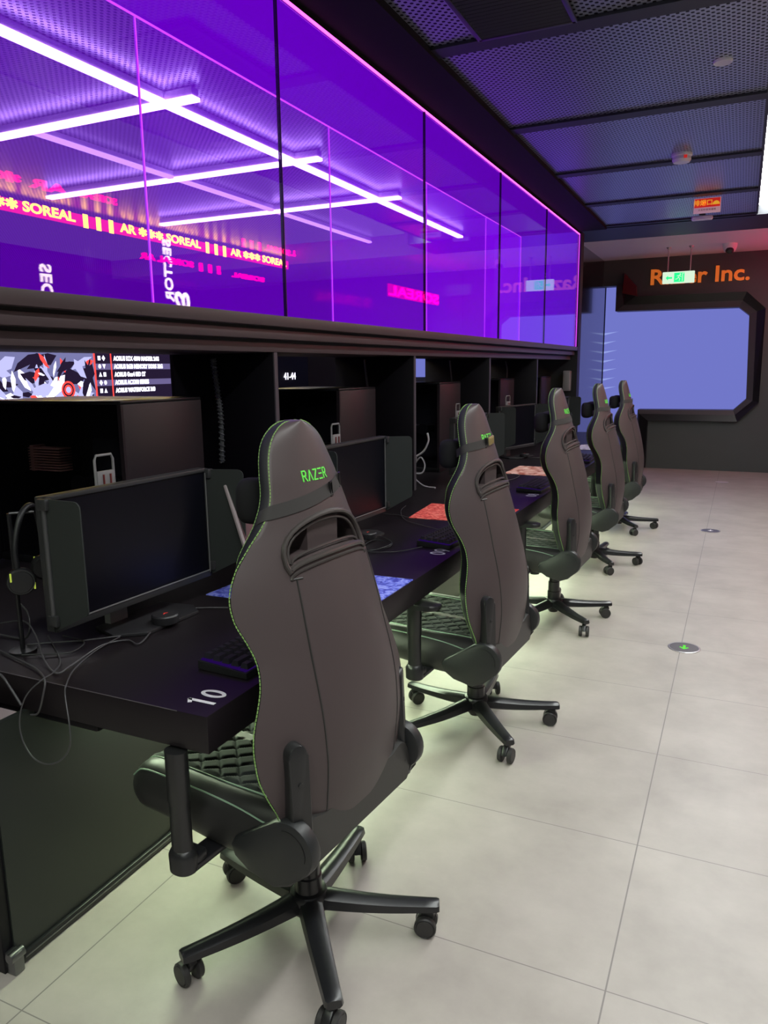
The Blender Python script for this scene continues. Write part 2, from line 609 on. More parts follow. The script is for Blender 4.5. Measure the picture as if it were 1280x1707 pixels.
# portal frame around the display
def band(bm, pin, pout, yin, yout, y0):
    n = len(pin)
    A = [bm.verts.new((a, yin, b)) for a, b in pin]
    B = [bm.verts.new((a, yout, b)) for a, b in pout]
    A2 = [bm.verts.new((a, y0, b)) for a, b in pin]
    B2 = [bm.verts.new((a, y0, b)) for a, b in pout]
    for i in range(n - 1):
        j = i + 1
        bm.faces.new((A[i], A[j], B[j], B[i]))
        bm.faces.new((A[i], A2[i], A2[j], A[j]))
        bm.faces.new((B[i], B[j], B2[j], B2[i]))
        bm.faces.new((A2[i], B2[i], B2[j], A2[j]))
    bm.faces.new((A[0], B[0], B2[0], A2[0]))
    bm.faces.new((A[-1], A2[-1], B2[-1], B[-1]))


port = empty('display_portal', (-0.7, 11.8, 1.5), 0, 'black faceted portal frame with cut corners around the blue wall display', 'frame')
pin = [(-1.36, 0.02), (-1.36, 0.86), (-0.08, 0.865), (0.075, 1.02), (0.035, 2.16), (-0.10, 2.27), (-1.74, 2.28), (-1.74, 2.64)]
pmid = [(-1.33, 0.02), (-1.33, 0.80), (-0.055, 0.80), (0.155, 1.00), (0.125, 2.20), (-0.06, 2.355), (-1.62, 2.36), (-1.66, 2.64)]
pout = [(-1.21, 0.02), (-1.21, 0.71), (-0.02, 0.71), (0.235, 0.98), (0.23, 2.235), (-0.015, 2.465), (-1.46, 2.47), (-1.60, 2.70)]
sh = lambda P: [(a + 0.7, b - 1.5) for a, b in P]
bm = bmesh.new(); band(bm, sh(pin), sh(pmid), -0.03, -0.06, -0.001); from_bm('inner_frame', bm, M['frame_grey'], port, smooth=False)
bm = bmesh.new(); band(bm, sh(pmid), sh(pout), -0.061, -0.10, -0.001); from_bm('outer_frame', bm, M['frame_black'], port, smooth=False)
bm = bmesh.new()
add_prism(bm, sh([(-1.64, 2.52), (-1.44, 2.475), (-1.46, 2.62), (-1.62, 2.80)]), lambda a, b: (a, -0.12, b), lambda a, b: (a, -0.001, b))
o = from_bm('corner_facet', bm, M['frame_red_reflection'], port, smooth=False); tag(o, 'black corner facet with its red reflection painted on')  # red reflection on the black facet put into its base colour

# displays in the far wall
scr = empty('wall_display', (-0.7, 12.03, 1.5), 0, 'plain blue lit wall display inside the black portal frame', 'display')
prism('lit_panel', sh([(-1.92, 0.25), (-1.3, 0.25), (0.12, 0.6), (0.12, 2.4), (-1.70, 2.4), (-1.70, 2.64), (-1.92, 2.64)]), 'y', 0.0, 0.02, M['screen_blue'], scr)
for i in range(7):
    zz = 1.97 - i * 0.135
    o = prism('light_streak', sh([(-1.92, zz - 0.018), (-1.92, zz + 0.012), (-1.72 - 0.02 * (i % 2), zz + 0.03)]), 'y', -0.004, 0.0, M['streak'], scr)  # streaks of light drawn as pale glowing wedges on the display
for (x0, x1, z0, z1, lb) in ((-5.06, -4.84, 1.35, 2.0, 'narrow pale blue lit panel glimpsed through the third booth'), (-3.80, -3.42, 0.85, 1.5, 'dim blue lit panel glimpsed through the fourth booth')):
    o = box2('lit_wall_panel', (x0, 11.98, z0), (x1, 12.05, z1), M['screen_blue'])
    tag(o, lb, 'display', None)

# orange company lettering
o = text_mesh('wall_lettering', 'Razer Inc.', 0.29, 0.02, M['orange'], None, frame_mtx((-0.635, 11.77, 2.715), (1, 0, 0), (0, 0, 1)), bold=0.006)
xs = [v.co.x for v in o.data.vertices]
k = 1.275 / (max(xs) - min(xs))
for v in o.data.vertices:
    v.co.x = -1.27 + (v.co.x - min(xs)) * k
tag(o, 'orange raised company name lettering on the dark end wall', 'lettering')


# ------------------------------------------------------------------ ceiling fixtures
def ceiling_light(name, lo, hi, label, group, m='lamp'):
    e = empty(name, ((lo[0] + hi[0]) / 2, (lo[1] + hi[1]) / 2, hi[2]), 0, label, 'light', group)
    c = Vector(e.location)
    box2('diffuser', Vector(lo) - c, Vector((hi[0], hi[1], lo[2] + 0.02)) - c, M[m], e)
    box2('housing', Vector((lo[0] + 0.005, lo[1] + 0.005, lo[2] + 0.02)) - c, Vector((hi[0] - 0.005, hi[1] - 0.005, hi[2])) - c, M['white_pl'], e)


ceiling_light('linear_light', (0.04, -3.0, 3.07), (0.20, 8.9, 3.32), 'long white linear light running along the ceiling edge above the aisle', None, 'lamp')
ceiling_light('fill_light_right', (0.7, -5.5, 3.25), (5.8, 9.7, 3.32), 'wide pale fill light panel, added unseen over the right hand area', None, 'lamp_fill_soft')  # added out of view as soft fill for the aisle
for y, lb in ((3.70, 'nearest white cross light seen through the violet glass'), (5.10, 'middle white cross light seen through the violet glass'), (6.54, 'farthest white cross light seen through the violet glass')):
    ceiling_light('cross_light', (-5.6, y, 2.99), (-2.88, y + 0.07, 3.055), lb, None, 'lamp_far')
ceiling_light('linear_light', (-3.14, 0.5, 2.995), (-3.075, 8.85, 3.055), 'long white linear light crossing the others beyond the violet glass', None, 'lamp_far')
ceiling_light('linear_light', (-4.24, 3.8, 3.0), (-4.19, 8.7, 3.055), 'thin outer linear light beyond the violet glass', None, 'lamp_thin')

ceiling_light('cross_light', (-3.2, -0.9, 2.93), (-0.4, -0.75, 2.965), 'added unseen fill light over the near end of the booth row, above the frame', None, 'lamp_fill_near')  # added lamp, out of view, brightens the floor at the left

vent = empty('air_vent', (-0.98, 3.3, 3.0), 0, 'black slatted rectangular air vent in the perforated ceiling', 'vent')
bm = bmesh.new()
add_box(bm, (0, 0, -0.012), (0.44, 0.72, 0.012)); from_bm('backing', bm, M['soffit'], vent, smooth=False)
bm = bmesh.new()
for s in (-1, 1):
    add_box(bm, (s * 0.215, 0, -0.022), (0.022, 0.74, 0.012), 0.002)
    add_box(bm, (0, s * 0.36, -0.022), (0.44, 0.022, 0.012), 0.002)
from_bm('vent_frame', bm, M['vent'], vent)
bm = bmesh.new()
for i in range(22):
    add_box(bm, (0, -0.34 + i * 0.0323, -0.022), (0.41, 0.004, 0.012), 0, Matrix.Rotation(0.5, 3, 'X'))
from_bm('slats', bm, M['vent'], vent, smooth=False)

for (x, y, r, lb) in ((-0.194, 4.499, 0.046, 'round white ceiling speaker disc nearest the camera'), (-0.195, 7.72, 0.046, 'small round white ceiling disc beside the red sign')):
    e = empty('ceiling_disc', (x, y, 3.0), 0, lb, 'ceiling fixture')
    lathe('rim', [(r, 0.0), (r, -0.006), (r * 0.93, -0.012), (r * 0.86, -0.010), (r * 0.86, 0)], M['white_pl'], e)
    lathe('cover', [(r * 0.855, -0.002), (r * 0.855, -0.010), (0, -0.011)], M['disc_pale'], e)

e = empty('smoke_detector', (-0.503, 6.24, 3.0), 0, 'white drum shaped smoke detector on the perforated ceiling', 'detector')
lathe('base_ring', [(0.072, 0), (0.072, -0.015), (0.068, -0.02), (0, -0.02)], M['white_pl'], e)
lathe('sensor_drum', [(0.062, -0.02), (0.066, -0.04), (0.056, -0.058), (0.0, -0.062)], M['white_pl'], e)
box('red_label', (0.03, -0.062, -0.032), (0.022, 0.006, 0.02), M['red_sign'], e)

# red smoke exhaust sign hanging from the ceiling, facing the camera
e = empty('red_sign', (-0.392, 7.86, 3.0), 0, 'red and white hanging sign with yellow characters under the ceiling', 'sign')
box('panel_board', (0, 0, -0.115), (0.26, 0.012, 0.15), M['white_sign'], e, 0.002)
box('red_field', (0, -0.008, -0.09), (0.245, 0.006, 0.085), M['red_sign'], e)
text_mesh('characters', '排烟口', 0.062, 0.001, M['yel_sign'], e, frame_mtx((-0.04, -0.0125, -0.092), (1, 0, 0), (0, 0, 1)), bold=0.0008)
prism('dome_symbol', [(0.085 + 0.035 * math.cos(a * PI / 12), -0.112 + 0.036 * math.sin(a * PI / 12)) for a in range(13)], 'y', -0.0135, -0.011, M['yel_sign'], e)
text_mesh('small_print', '火灾时保持通畅', 0.022, 0.0005, M['ink'], e, frame_mtx((0, -0.0068, -0.158), (1, 0, 0), (0, 0, 1)), spacing=1.25)
for s in (-1, 1):
    box('hanger', (s * 0.1, 0, -0.008), (0.004, 0.004, 0.016), M['steel'], e)
for c in e.children:
    if not c.name.startswith('hanger'):
        c.location.z += 0.028
e.scale = (0.88, 1, 0.88)

e = empty('ceiling_bracket', (-0.47, 8.62, 3.0), 0, 'white oblong ceiling unit with a dark mount beyond the red sign', 'ceiling fixture')
box('body', (0, 0, -0.055), (0.20, 0.06, 0.045), M['white_pl'], e, 0.015, seg=3)
box('mount', (0, 0, -0.014), (0.06, 0.05, 0.028), M['metal_blk'], e, 0.003)

e = empty('security_camera', (-0.248, 10.95, 3.0), 0, 'white dome security camera with black lens on the pale ceiling', 'camera')
lathe('housing', [(0.085, 0), (0.085, -0.03), (0.075, -0.07), (0.06, -0.10), (0, -0.11)], M['white_pl'], e)
bm = bmesh.new()
add_lathe(bm, [(0.0, 0.052), (0.03, 0.045), (0.048, 0.02), (0.052, 0), (0.0, -0.01)], (0, -0.035, -0.085), Matrix.Rotation(math.radians(120), 3, 'X'))
from_bm('lens', bm, M['frame_black'], e)

e = empty('exit_sign', (-0.835, 10.9, 3.0), 0, 'white exit sign box glowing green, hung from two steel rods', 'sign')
for x in (-0.135, 0.137):
    bm = bmesh.new()
    add_tube(bm, [(x, 0, 0), (x, 0, -0.31)], 0.008, 8)
    add_lathe(bm, [(0.03, 0), (0.03, -0.008), (0.012, -0.03), (0.0, -0.03)], (x, 0, 0), seg=16)
    from_bm('rod', bm, M['steel'], e)
box('sign_box', (0, 0, -0.383), (0.39, 0.035, 0.148), M['exit_face'], e, 0.008)
bm = bmesh.new()
add_prism(bm, [(-0.155, -0.385), (-0.125, -0.355), (-0.125, -0.375), (-0.075, -0.375), (-0.075, -0.397), (-0.125, -0.397), (-0.125, -0.417)], lambda a, b: (a, -0.021, b), lambda a, b: (a, -0.018, b))
from_bm('arrow', bm, M['exit_green'], e, smooth=False)
bm = bmesh.new()
add_box(bm, (0.01, -0.0195, -0.383), (0.125, 0.003, 0.115))
from_bm('pictogram_field', bm, M['exit_green'], e, smooth=False)
bm = bmesh.new()
for seg_ in ([(0.02, -0.352), (0.02, -0.353)],):
    add_lathe(bm, [(0.009, 0), (0.009, 0.002), (0, 0.002)], (0.022, -0.021, -0.345), Matrix.Rotation(PI / 2, 3, 'X'), 12)
for a, b in (((0.015, -0.357), (0.0, -0.385)), ((0.015, -0.36), (-0.018, -0.365)), ((0.015, -0.36), (0.035, -0.378)), ((0.0, -0.385), (0.02, -0.40)), ((0.02, -0.40), (0.012, -0.425)), ((0.0, -0.385), (-0.02, -0.405)), ((-0.02, -0.405), (-0.036, -0.405)), ((0.05, -0.335), (0.05, -0.43)), ((0.05, -0.335), (0.066, -0.335))):
    add_tube(bm, [(a[0], -0.0225, a[1]), (b[0], -0.0225, b[1])], 0.0038, 6)
from_bm('running_figure', bm, M['exit_face'], e)


# ------------------------------------------------------------------ signs and screens on the other side / behind glass
def ticker(name, x, y0, y1, z, h, face, label, m_txt, m_back, n, body, back=True):
    """LED ticker along Y; face=+1 reads from +X side, -1 reads from -X side"""
    e = empty(name, (x, (y0 + y1) / 2, z), 0, label, 'led sign')
    if back:
        box('band', (0, 0, 0), (0.02, abs(y1 - y0), h * 1.05), m_back, e)
    xd = (0, 1, 0) if face > 0 else (0, -1, 0)
    o = text_mesh('characters', body, h * 1.15, 0.002, m_txt, e, frame_mtx((face * 0.014, 0, 0), xd, (0, 0, 1)), bold=0.004)
    ys = [v.co.y for v in o.data.vertices]
    k = abs(y1 - y0) * 0.98 / (max(ys) - min(ys))
    zs = [v.co.z for v in o.data.vertices]
    zc = (max(zs) + min(zs)) / 2
    for v in o.data.vertices:
        v.co.y *= k
        v.co.z -= zc
    return e


M['tick_y'] = emis('ticker_yellow', (1.0, 0.85, 0.0), 13.0)
M['tick_back'] = emis('ticker_red', (1.0, 0.0, 0.08), 3.0)
M['tick_red'] = emis('ticker_red_text', (1.0, 0.0, 0.10), 22.0)
M['sector'] = emis('sector_white', (1.0, 0.85, 0.6), 16.0)
ticker('led_ticker', -6.0, 3.2, 9.68, 2.965, 0.105, 1, 'long yellow on red LED ticker repeating a word, seen through the violet glass', M['tick_y'], M['tick_back'], 4,
       'SOREAL ▮▮▮ AR ✱✱✱ SOREAL ▮▮▮ AR ✱✱✱ SOREAL ▮▮▮ AR ✱✱✱ SOREAL')
ticker('led_ticker', 0.95, 9.7, 11.6, 2.55, 0.16, -1, 'red LED strip beyond the right picture edge, tinting the pale ceiling red', M['tick_red'], M['tick_back'], 1, 'SOREAL', back=True)
for (y0, y1, z, h, body, lb) in ((4.4, 5.72, 3.20, 0.10, 'AR ✱✱✱', 'short red LED strip with stars, mirrored at the upper left of the violet glass'),
                                 (5.85, 6.36, 3.22, 0.085, 'SOREAL', 'short red LED word mirrored just right of the stars in the violet glass'),
                                 (8.5, 9.7, 3.12, 0.09, 'SOREAL ▮▮▮', 'red LED strip mirrored near the middle of the violet glass, left of the pane joint'),
                                 (9.75, 12.0, 3.13, 0.09, '▮▮▮ SOREAL AR SOREAL', 'red LED strip mirrored right of the middle pane joint'),
                                 (6.65, 8.1, 2.72, 0.08, '▮▮▮ SOREAL AR', 'red LED strip mirrored just below the yellow ticker'),
                                 (8.28, 9.03, 2.70, 0.07, 'SOREAL', 'small red LED word mirrored below the end of the yellow ticker')):
    ticker('led_ticker', 2.5, y0, y1, z, h, -1, lb, M['tick_red'], M['tick_back'], 1, body, back=False)


def sector(x, y, ztop, zbot, num, label):
    e = empty('sector_sign', (x, y, ztop), 0, label, 'led sign')
    L = ztop - zbot
    o = text_mesh('word', 'SECTOR', L * 0.28, 0.004, M['sector'], e, frame_mtx((0, 0, -L * 0.5), (0, 0, -1), (0, -1, 0)), bold=0.004)
    # rows run down the sign, face towards -X
    o2 = text_mesh('number', num, L * 0.42, 0.004, M['sector'], e, frame_mtx((0, 0.2, -L * 1.02), (0, -1, 0), (0, 0, 1)), bold=0.01)


sector(2.5, 7.1, 2.95, 2.30, '02', 'warm white vertical SECTOR 02 sign mirrored low in the violet glass')
sector(2.5, 12.0, 2.75, 2.25, '03', 'farther warm white vertical SECTOR sign mirrored above the second booth')
sector(2.5, 5.38, 2.49, 1.85, '01', 'warm white vertical SECTOR sign whose first letters are mirrored at the glass bottom left')

# large LED screen on the far side of the booths
ls = empty('led_wall_screen', (-6.0, 5.0, 1.2), 0, 'bright LED wall screen with mechanical art and a parts list behind the nearest booth', 'display')
M['ls_bg'] = emis('led_bg', (0.20, 0.20, 0.42), 1.0)
M['ls_dark'] = emis('led_dark', (0.02, 0.012, 0.035), 1.0)
M['ls_row'] = emis('led_row', (0.16, 0.13, 0.30), 1.0)
M['ls_white'] = emis('led_white', (0.85, 0.82, 1.0), 2.2)
M['ls_pale'] = emis('led_pale', (0.50, 0.50, 0.85), 1.2)
M['ls_red'] = emis('led_red', (1.0, 0.06, 0.05), 1.6)
M['ls_blue'] = emis('led_blue', (0.08, 0.03, 0.85), 1.5)
M['ls_reflection'] = emis('led_reflection', (0.55, 0.15, 0.85), 1.5)
box2('cabinet', (-0.10, -2.6, -0.7), (-0.005, 2.06, 0.60), M['frame_black'], ls)
prism('picture_ground', [(-2.55, -0.65), (0.90, -0.65), (0.90, 0.50), (-2.55, 0.50)], 'x', -0.005, 0.0, M['ls_bg'], ls)
prism('list_ground', [(0.90, -0.65), (2.04, -0.65), (2.04, 0.50), (0.90, 0.50)], 'x', -0.005, 0.0, M['ls_dark'], ls)
prism('reflection_band', [(-2.55, 0.485), (2.04, 0.505), (2.04, 0.565), (-2.55, 0.565)], 'x', -0.004, 0.001, M['ls_reflection'], ls)  # blurred violet reflection drawn as a glowing band
bms = {k: bmesh.new() for k in ('ls_dark', 'ls_white', 'ls_pale', 'ls_red', 'ls_blue')}
rs = random.Random(11)
lay = 0.001
for i in range(95):
    y = rs.uniform(-0.35, 0.82)
    z = rs.uniform(-0.05, 0.44)
    key = rs.choice(['ls_dark', 'ls_dark', 'ls_dark', 'ls_white', 'ls_white', 'ls_pale', 'ls_pale', 'ls_red'])
    if rs.random() < 0.12 and y > 0.4:
        key = 'ls_blue'
    L = rs.uniform(0.04, 0.17) * (0.55 if key == 'ls_red' else 1)
    W = L * rs.uniform(0.2, 0.55)
    a = rs.uniform(0, PI)
    pts = []
    for (u, v) in ((-1, 0), (-0.5, 0.9), (0.4, 1), (1, 0.1), (0.3, -0.8)):
        u, v = u * L, v * W
        yy = y + u * math.cos(a) - v * math.sin(a)
        zz = z + u * math.sin(a) + v * math.cos(a)
        pts.append((min(yy, 0.89), min(zz, 0.48)))
    lay += 0.00012
    add_prism(bms[key], pts, lambda p, q, l=lay: (l, p, q), lambda p, q, l=lay: (l + 0.0001, p, q))
for (y, z, r, key) in ((0.52, 0.13, 0.085, 'ls_red'), (0.52, 0.13, 0.066, 'ls_dark'), (0.52, 0.13, 0.05, 'ls_red'), (0.52, 0.13, 0.03, 'ls_pale')):
    lay += 0.0004
    add_prism(bms[key], [(y + r * math.cos(t * PI / 12), z + r * math.sin(t * PI / 12)) for t in range(24)], lambda p, q, l=lay: (l, p, q), lambda p, q, l=lay: (l + 0.0002, p, q))
for key, nm in (('ls_dark', 'shadow_shards'), ('ls_white', 'white_shards'), ('ls_pale', 'pale_shards'), ('ls_red', 'red_shards'), ('ls_blue', 'blue_shards')):
    from_bm(nm, bms[key], M[key], ls, smooth=False)
prism('divider', [(0.885, -0.6), (0.905, -0.6), (0.905, 0.49), (0.885, 0.49)], 'x', 0, 0.003, M['ls_red'], ls)
prism('divider', [(1.115, -0.6), (1.13, -0.6), (1.13, 0.49), (1.115, 0.49)], 'x', 0, 0.003, M['ls_red'], ls)
rows = ('AORUS RTX 4090 MASTER 24G', 'AORUS RGB MEMORY DDR5 32G', 'AORUS Gen4 SSD 2T', 'AORUS AC1300 SERIES', 'AORUS WATERFORCE 360')
for i, t in enumerate(rows):
    z = 0.435 - i * 0.083
    if i % 2:
        box('row_band', (0.001, 1.47, z), (0.002, 1.13, 0.062), M['ls_row'], ls)
    text_mesh('list_line', t, 0.062, 0.001, M['ls_white'], ls, frame_mtx((0.004, 1.16, z), (0, 1, 0), (0, 0, 1)), align='LEFT', bold=0.0035, sx=0.82)
    text_mesh('row_icon', ('■ ◆', '● ▼', '▲ ■', '◆ ●', '■ ▲')[i], 0.06, 0.001, M['ls_white'], ls, frame_mtx((0.004, 0.99, z), (0, 1, 0), (0, 0, 1)), sx=0.8)

o = empty('far_wall_sign', (-6.0, 9.52, 1.4), 0, 'dark wall board with white seat numbers 41-44, seen through the second booth', 'sign')
box('board', (-0.03, 0, 0), (0.04, 1.3, 0.9), M['wall_black'], o)
text_mesh('numbers', '41-44', 0.14, 0.003, M['ls_white'], o, frame_mtx((-0.005, 0.12, 0.0), (0, 1, 0), (0, 0, 1)), bold=0.001)

# ------------------------------------------------------------------ the violet glass display box over the desks
gx, bx = -1.74, -2.335
Y0, Y1 = 1.24, 8.95
gb = empty('violet_glass_case', (gx, (Y0 + Y1) / 2, 1.715), 0, 'long violet lit glass display case over the row of booths', 'display case')
O = Vector(gb.location)


def gp(nm, lo, hi, m, bev=0.0, lb=None):
    o = box2(nm, Vector(lo) - O, Vector(hi) - O, m, gb, bev)
    if lb:
        o['label'] = lb
    return o


seams = [Y0, 2.785, 4.335, 5.87, 7.38, Y1 - 0.01]
for a, b in zip(seams, seams[1:]):
    bm = bmesh.new()
    add_box(bm, Vector((gx - 0.004, (a + b) / 2, 2.325)) - O, (0.008, b - a - 0.008, 1.215))
    ob = from_bm('front_pane', bm, M['glass_front'], gb, smooth=False)
for s_ in seams[1:-1]:
    gp('pane_joint', (gx - 0.012, s_ - 0.0028, 1.717), (gx + 0.002, s_ + 0.0028, 2.935), M['seam'])
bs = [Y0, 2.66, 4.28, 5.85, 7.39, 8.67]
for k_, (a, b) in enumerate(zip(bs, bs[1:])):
    mk = glass_mat('case_glass_back_%d' % k_, (0.60, 0.46, 0.70), 0.15, 0.05, emit=(0.20, 0.0, 0.62), es=(0.34, 0.44, 0.58, 0.78, 0.95)[k_] * BOX_GLOW, base=0.0)  # glow stepped up pane by pane, imitating the brightening along the case
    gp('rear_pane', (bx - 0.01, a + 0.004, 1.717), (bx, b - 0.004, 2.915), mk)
for s_ in bs[1:-1]:
    gp('rear_joint', (bx - 0.008, s_ - 0.003, 1.717), (bx + 0.001, s_ + 0.003, 2.915), M['strip_violet'])
gp('rear_led_edge', (bx, Y0, 2.915), (bx + 0.006, 8.67, 2.922), M['strip_violet'])
gp('rear_led_edge', (bx, 8.67, 1.717), (bx + 0.005, 8.676, 2.92), M['strip_violet'])
gp('top_panel', (bx - 0.02, Y0, 2.925), (gx - 0.012, 8.67, 2.935), M['box_top'], lb='violet glowing top panel')
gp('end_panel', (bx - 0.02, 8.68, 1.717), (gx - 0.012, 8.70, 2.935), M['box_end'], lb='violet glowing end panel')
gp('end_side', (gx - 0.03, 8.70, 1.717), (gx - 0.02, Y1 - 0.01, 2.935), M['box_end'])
gp('led_edge', (gx - 0.008, Y0, 2.935), (gx + 0.003, Y1 - 0.008, 2.943), M['strip_pink'], lb='pink LED edge line along the top')
gp('end_led_edge', (gx - 0.006, Y1 - 0.012, 1.717), (gx + 0.003, Y1 - 0.008, 2.94), M['strip_violet'])
gp('frame_top', (bx - 0.03, Y0, 2.943), (gx + 0.004, Y1, 2.966), M['soffit'])
# stepped fascia under the glass
fs = empty('stepped_fascia', (-1.8, (Y0 + Y1) / 2, 1.56), 0, 'brown stepped fascia beam running under the violet glass case', 'fascia')
O2 = Vector(fs.location)
for (xf, z0, z1, m, nm) in ((-1.722, 1.673, 1.716, 'fascia', 'ledge'), (-1.765, 1.661, 1.673, 'fascia_gap', 'recess'), (-1.755, 1.624, 1.661, 'fascia', 'ledge'), (-1.805, 1.612, 1.624, 'fascia_gap', 'recess'), (-1.800, 1.573, 1.612, 'fascia', 'ledge')):
    box2(nm, Vector((-2.36, Y0, z0)) - O2, Vector((xf, Y1 - 0.002, z1)) - O2, M[m], fs, 0.002 if m == 'fascia' else 0)

# ------------------------------------------------------------------ booths
labs = ['black booth partition between the first and second booths', 'black booth partition between the second and third booths', 'black booth partition between the third and fourth booths', 'black booth partition between the fourth and fifth booths']
for y, lb in zip((2.76, 4.29, 5.82, 7.36), labs):
    e = empty('booth_partition', (-2.0, y, 0.75), 0, lb, 'partition', 'booth partitions')
    box2('board', (-0.335, 0.0, 0.002), (0.20, 0.025, 0.822), M['booth'], e, 0.001)
    box2('edge_strip', (0.20, 0.0, 0.002), (0.206, 0.025, 0.822), M['booth_edge'], e)

desk = empty('desk_counter', (-1.7, (Y0 + Y1) / 2, 0), 0, 'long black desk counter with painted seat numbers along its front edge', 'desk')
OD = Vector(desk.location)
o = box2('desktop', Vector((-2.72, Y0, 0.66)) - OD, Vector((-1.017, Y1 - 0.01, 0.75)) - OD, M['desk'], desk, 0.0025)
o = box2('edge_wear', Vector((-1.75, Y0 - 0.0008, 0.7485)) - OD, Vector((-1.10, Y0 + 0.0004, 0.7505)) - OD, M['booth_edge'], desk)
o = box2('booth_back_panel', (-2.72, Y0, 0.7505), (-2.705, Y1 - 0.01, 1.33), M['booth'])
tag(o, 'low black back panel closing the booths behind the computer towers', 'panel')
o = box2('kick_panel', Vector((-1.60, 1.13, 0.03)) - OD, Vector((-1.585, Y1 - 0.01, 0.66)) - OD, M['kick'], desk)
o = box2('end_panel', Vector((-2.72, 1.10, 0.0)) - OD, Vector((-1.59, 1.13, 0.655)) - OD, M['booth'], desk, 0.002)
o = box2('kick_rail', Vector((-1.60, 1.13, 0.0)) - OD, Vector((-1.575, Y1 - 0.01, 0.03)) - OD, M['metal_blk'], desk, 0.003)
bm = bmesh.new()
add_box(bm, Vector((-1.574, 5.0, 0.018)) - OD, (0.003, 7.7, 0.004))
from_bm('rail_lip', bm, M['alu'], desk, smooth=False)
bm = bmesh.new()
add_box(bm, Vector((-1.578, 1.12, 0.03)) - OD, (0.04, 0.03, 0.06), 0.004)
add_tube(bm, [Vector((-1.57, 1.10, 0.05)) - OD, Vector((-1.57, 1.14, 0.05)) - OD], 0.014, 10)
from_bm('corner_bracket', bm, M['alu'], desk)
bm = bmesh.new()
add_box(bm, Vector((-1.62, 1.36, 0.645)) - OD, (0.5, 0.2, 0.03), 0.008)
add_box(bm, Vector((-1.25, 1.34, 0.652)) - OD, (0.36, 0.16, 0.016), 0.006)
from_bm('cable_tray', bm, M['booth'], desk)
box2('under_light', Vector((-1.57, 1.27, 0.648)) - OD, Vector((-1.53, 8.8, 0.658)) - OD, M['under'], desk)


def seg_digits(e_name, s, cx, cy, hgt, wid, th, m, parent, gap=0.012):
    """thin rounded seat numbers lying on the desk, tops towards -X and reading towards +Y"""
    bm = bmesh.new()
    y = cy
    for ch in s:
        def T(pts, closed=False):
            P = [(cx - p[1] * hgt, y + p[0] * wid) for p in pts]
            n = len(P)
            for i in range(n if closed else n - 1):
                a = Vector((*P[i], 0)); b = Vector((*P[(i + 1) % n], 0))
                d = (b - a).normalized() if (b - a).length else Vector((1, 0, 0))
                nn = Vector((-d.y, d.x, 0)) * th / 2
                a2, b2 = a - d * th * 0.3, b + d * th * 0.3
                q = [a2 + nn, b2 + nn, b2 - nn, a2 - nn]
                add_prism(bm, [(v.x, v.y) for v in q], lambda p, r: (p, r, 0.7502 - 0.0), lambda p, r: (p, r, 0.7508))
        def RING(c0, r0, r1, n=28):
            ro = [(cx - (c0[1] + r1 * math.sin(2 * PI * i / n)) * hgt, y + (c0[0] + r0 * math.cos(2 * PI * i / n)) * wid) for i in range(n)]
            kx, ky = (r1 * hgt - th) / (r1 * hgt), (r0 * wid - th) / (r0 * wid)
            ox, oy = cx - c0[1] * hgt, y + c0[0] * wid
            ri = [(ox + (p[0] - ox) * kx, oy + (p[1] - oy) * ky) for p in ro]
            V = [[bm.verts.new((p[0], p[1], z_)) for p in q] for q, z_ in ((ro, 0.7502), (ro, 0.7509), (ri, 0.7509), (ri, 0.7502))]
            for A, B in zip(V, V[1:] + V[:1]):
                for i in range(n):
                    bm.faces.new((A[i], A[(i + 1) % n], B[(i + 1) % n], B[i]))
        arc = lambda c0, r0, r1, a0, a1, n=10: [(c0[0] + r0 * math.cos(a0 + (a1 - a0) * i / n), c0[1] + r1 * math.sin(a0 + (a1 - a0) * i / n)) for i in range(n + 1)]
        if ch == '0':
            RING((0.5, 0.5), 0.55, 0.5)
        elif ch == '1':
            T([(0.18, 0.86), (0.55, 1.0), (0.55, 0.0)])
        elif ch == '9':
            RING((0.5, 0.66), 0.5, 0.36)
            T([(0.88, 0.5), (0.45, 0.03)])
        elif ch == '8':
            RING((0.5, 0.74), 0.40, 0.27)
            RING((0.5, 0.27), 0.5, 0.29)
        elif ch == '7':
            T([(0.05, 1.0), (0.95, 1.0), (0.4, 0.0)])
        elif ch == '6':
            RING((0.5, 0.34), 0.5, 0.36)
            T([(0.12, 0.5), (0.55, 0.97)])
        y += wid + gap
    o = from_bm(e_name, bm, m, None, smooth=False)
    for v in o.data.vertices:
        v.co -= OD
    o.parent = parent
    return o


seg_digits('seat_number', '10', -1.045, 1.283, 0.068, 0.034, 0.010, M['white_mark'], desk)
seg_digits('seat_number', '09', -1.052, 2.815, 0.066, 0.040, 0.009, M['white_mark'], desk)
seg_digits('seat_number', '08', -1.048, 4.345, 0.066, 0.040, 0.009, M['white_mark'], desk)
seg_digits('seat_number', '07', -1.05, 5.88, 0.066, 0.040, 0.009, M['white_mark'], desk)
seg_digits('seat_number', '06', -1.05, 7.42, 0.066, 0.040, 0.009, M['white_mark'], desk)


